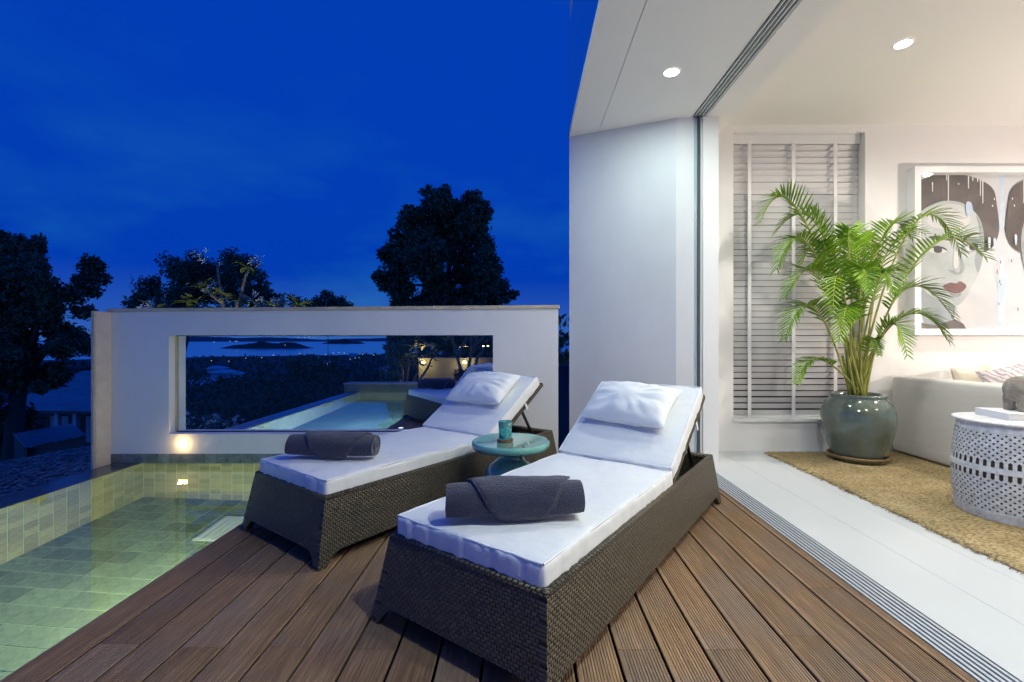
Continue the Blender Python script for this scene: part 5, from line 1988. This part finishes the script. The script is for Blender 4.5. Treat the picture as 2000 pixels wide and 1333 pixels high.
# corrugated shed roof
c0, c1, c2, c3 = at(50, 875, 12.2), at(168, 850, 12.6), at(140, 828, 15.0), at(25, 848, 14.6)
sh = thing('shed', 'corrugated metal shed roof below the tree', 'shed', c0)
nrib = 30
def quad(u, v, z=0.0):
    p = c0.lerp(c1, u).lerp(c3.lerp(c2, u), v)
    return (p.x - c0.x, p.y - c0.y, p.z - c0.z + z)
MB().grid(nrib * 4, 2, lambda u, v: quad(u, v, .028 * math.sin(u * nrib * 2 * math.pi))).build('roof', mat('corrugated', S(168, 174, 180), .35, metal=.2, vary=.3, vscale=3), sh, smooth=True)
MB().grid(10, 1, lambda u, v: quad(u, .06, -.05 - 1.6 * (1 - v))).build('wall', M['far_dark'], sh)
MB().grid(1, 1, lambda u, v: quad(.02, u, -.05 - 1.6 * (1 - v)), flip=True).build('side_wall', M['far_dark'], sh)
# shingled roof right below the pool edge
rr = thing('shingle_roof', 'dark shingled roof just below the pool edge', 'roof', (-7.6, 7.2, -1.6))
g = random.Random(4)
RA, RB = at(-80, 1010, 6.0), at(196, 925, 6.3)
RC, RD = at(200, 868, 9.2), at(-60, 915, 8.6)
base = Vector((-7.6, 7.2, -1.6))
bed = MB().add([RA - base - Vector((0, 0, .04)), RB - base - Vector((0, 0, .04)), RC - base - Vector((0, 0, .04)), RD - base - Vector((0, 0, .04))], [(0, 1, 2, 3)])
bed.build('roof_bed', M['far_dark'], rr)
sm_ = MB()
NR = 26
for k in range(NR):
    v0, v1 = k / NR, (k + 1.35) / NR
    u = -g.random() * .03
    while u < 1:
        du = g.uniform(.02, .045)
        def pp(uu, vv):
            return RA.lerp(RB, uu).lerp(RD.lerp(RC, uu), vv) - base
        jz = g.uniform(0.0, .02)
        up = Vector((0, 0, 1))
        ja = g.uniform(-.012, .012)
        p = [pp(u, v0 + ja) + up * (.035 + jz), pp(u + du * .95, v0 + ja) + up * (.035 + jz + g.uniform(-.01, .01)), pp(u + du * .95, v1) + up * .004, pp(u, v1) + up * .004]
        sm_.add(p + [p[0] - up * .025, p[1] - up * .025], [(0, 1, 2, 3), (4, 5, 1, 0)])
        u += du
so_ = sm_.build('shingles', M['shingle'], rr)
so_['kind'] = 'stuff'
# pale apartment house beyond the far pool
ha = at(752, 736, 120)
hb_ = at(786, 684, 120)
bh = thing('terrace_house', 'pale blue-lit house with roof terrace and pergola, seen through the glass', 'house', ((ha.x + hb_.x) / 2, 124, ha.z - 3))
hw = (hb_.x - ha.x) / 2
ht = hb_.z - ha.z + 3
MB().box(-hw, hw, -4, 4, 0, ht).build('wall', M['far_white'], bh)
MB().box(-hw - .3, hw + .3, -4.3, 4.3, ht + .002, ht + .35).build('parapet', M['far_white'], bh)
for (x, z) in ((hw * .1, ht * .62), (hw * .55, ht * .62), (-hw * .5, ht * .62), (hw * .1, ht * .3), (hw * .55, ht * .3)):
    f = MB().box(x - .45, x + .45, -4.04, -4.005, z - .6, z + .6).build('window', M['far_dark'], bh)
MB().box(-hw - 1.5, -hw - .01, -4, 2, ht * .45, ht * .55).build('balcony', M['far_white'], bh)
pg = MB().box(-hw * .9, hw * .75, -3.6, 3.4, ht + 3.0, ht + 3.15).build('pergola', M['far_dark'], bh)
for x in (-hw * .85, hw * .7):
    for y in (-3.5, 3.3):
        MB().box(x - .09, x + .09, y - .09, y + .09, ht + .36, ht + 2.99).build('post', M['far_dark'], bh)
V, F = leaf_cloud([(-hw * .8 + i * hw * .3, -3.2, ht + .9, .5) for i in range(5)], 350, .2, 41)
np_mesh('planting', V, F, M['leaf_mid'], bh)

# pale roofs in the woodland, told apart by where they lie
def far_house(px, py, Y, w, h, label, lit=False, rz=0.0):
    q = at(px, py, Y)
    t = thing('far_house', label, 'house', (q.x, Y, q.z - h), rz, 'houses among the trees below')
    MB().box(-w / 2, w / 2, -w * .3, w * .3, 0, h * .62).build('wall', M['far_white'], t)
    MB().add([(-w * .58, -w * .4, h * .62), (w * .58, -w * .4, h * .62), (w * .58, w * .4, h * .62), (-w * .58, w * .4, h * .62), (-w * .3, 0, h), (w * .3, 0, h)],
             [(0, 1, 5, 4), (1, 2, 5), (2, 3, 4, 5), (3, 0, 4), (3, 2, 1, 0)]).build('roof', M['far_white'], t)
    if lit:
        MB().box(-w * .35, w * .35, -w * .3 - .06, -w * .3 - .02, h * .15, h * .5).build('window', M['town_lamp'], t)
    return t
far_house(425, 715, 420, 14, 6, 'pale-roofed house high among the trees, left of the wide roof')
far_house(440, 722, 350, 16, 6, 'wide pale roof in the middle of the dark woodland')
far_house(378, 742, 260, 7, 5, 'upper left pale roof of the small group near the window corner')
far_house(405, 738, 265, 8, 5, 'upper right pale roof of the small group near the window corner')
far_house(402, 747, 245, 6, 4, 'lower right pale roof of the small group near the window corner')
far_house(376, 752, 240, 7, 4, 'lower left pale roof of the small group near the window corner')
far_house(468, 726, 330, 6, 5, 'little pale house right of the wide roof')
far_house(640, 705, 600, 11, 7, 'house with a lit pinkish front near the round tree', True)
far_house(612, 697, 900, 12, 7, 'house near the shore below the small island')
far_house(690, 690, 900, 14, 8, 'house near the shore at the right')
# scattered lamps of the town, the far coast and the island
tl = [(413, 705, 1), (447, 706, 1), (511, 699, 1), (452, 731, 0), (398, 752, 0), (404, 751, 0), (534, 694, 1), (586, 691, 1), (565, 759, 1), (651, 690, 1),
      (662, 689, 0), (672, 690, 1), (684, 702, 0), (694, 700, 1), (701, 699, 0), (636, 693, 1), (622, 697, 0), (643, 708, 1), (708, 692, 1), (600, 700, 0), (140, 731, 1), (72, 719, 1), (155, 731, 0), (480, 700, 0), (730, 694, 1)]
def town(name, pts, m, d_of, label, sz):
    mb = MB()
    for (x, y) in pts:
        Y = d_of(y)
        q = at(x, y, Y)
        s = sz * Y / 900 * .72
        mb.box(q.x - s, q.x + s, Y - s, Y + s, q.z - s * .8, q.z + s * .8)
    o = mb.build(name, m)
    return tag(o, label, 'lights', kind='stuff')
dist = lambda y: min(1900, max(120, 58 * 900 / max(8, y - 665) * .82))
town('town_lights', [(x, y) for x, y, w in tl if w], M['town_lamp'], dist, 'scattered warm lamps in the dark woodland', .75)
town('town_lights', [(x, y) for x, y, w in tl if not w], M['town_lamp_white'], dist, 'scattered white lamps in the dark woodland', .7)
town('coast_lights', [(418, 668.5), (449, 667), (460, 667), (463, 667), (557, 674.5), (595, 659.5), (604, 658.5), (612, 659), (583, 660)], M['town_lamp_white'], lambda y: 3300, 'lamps along the far coast and the island', .7)
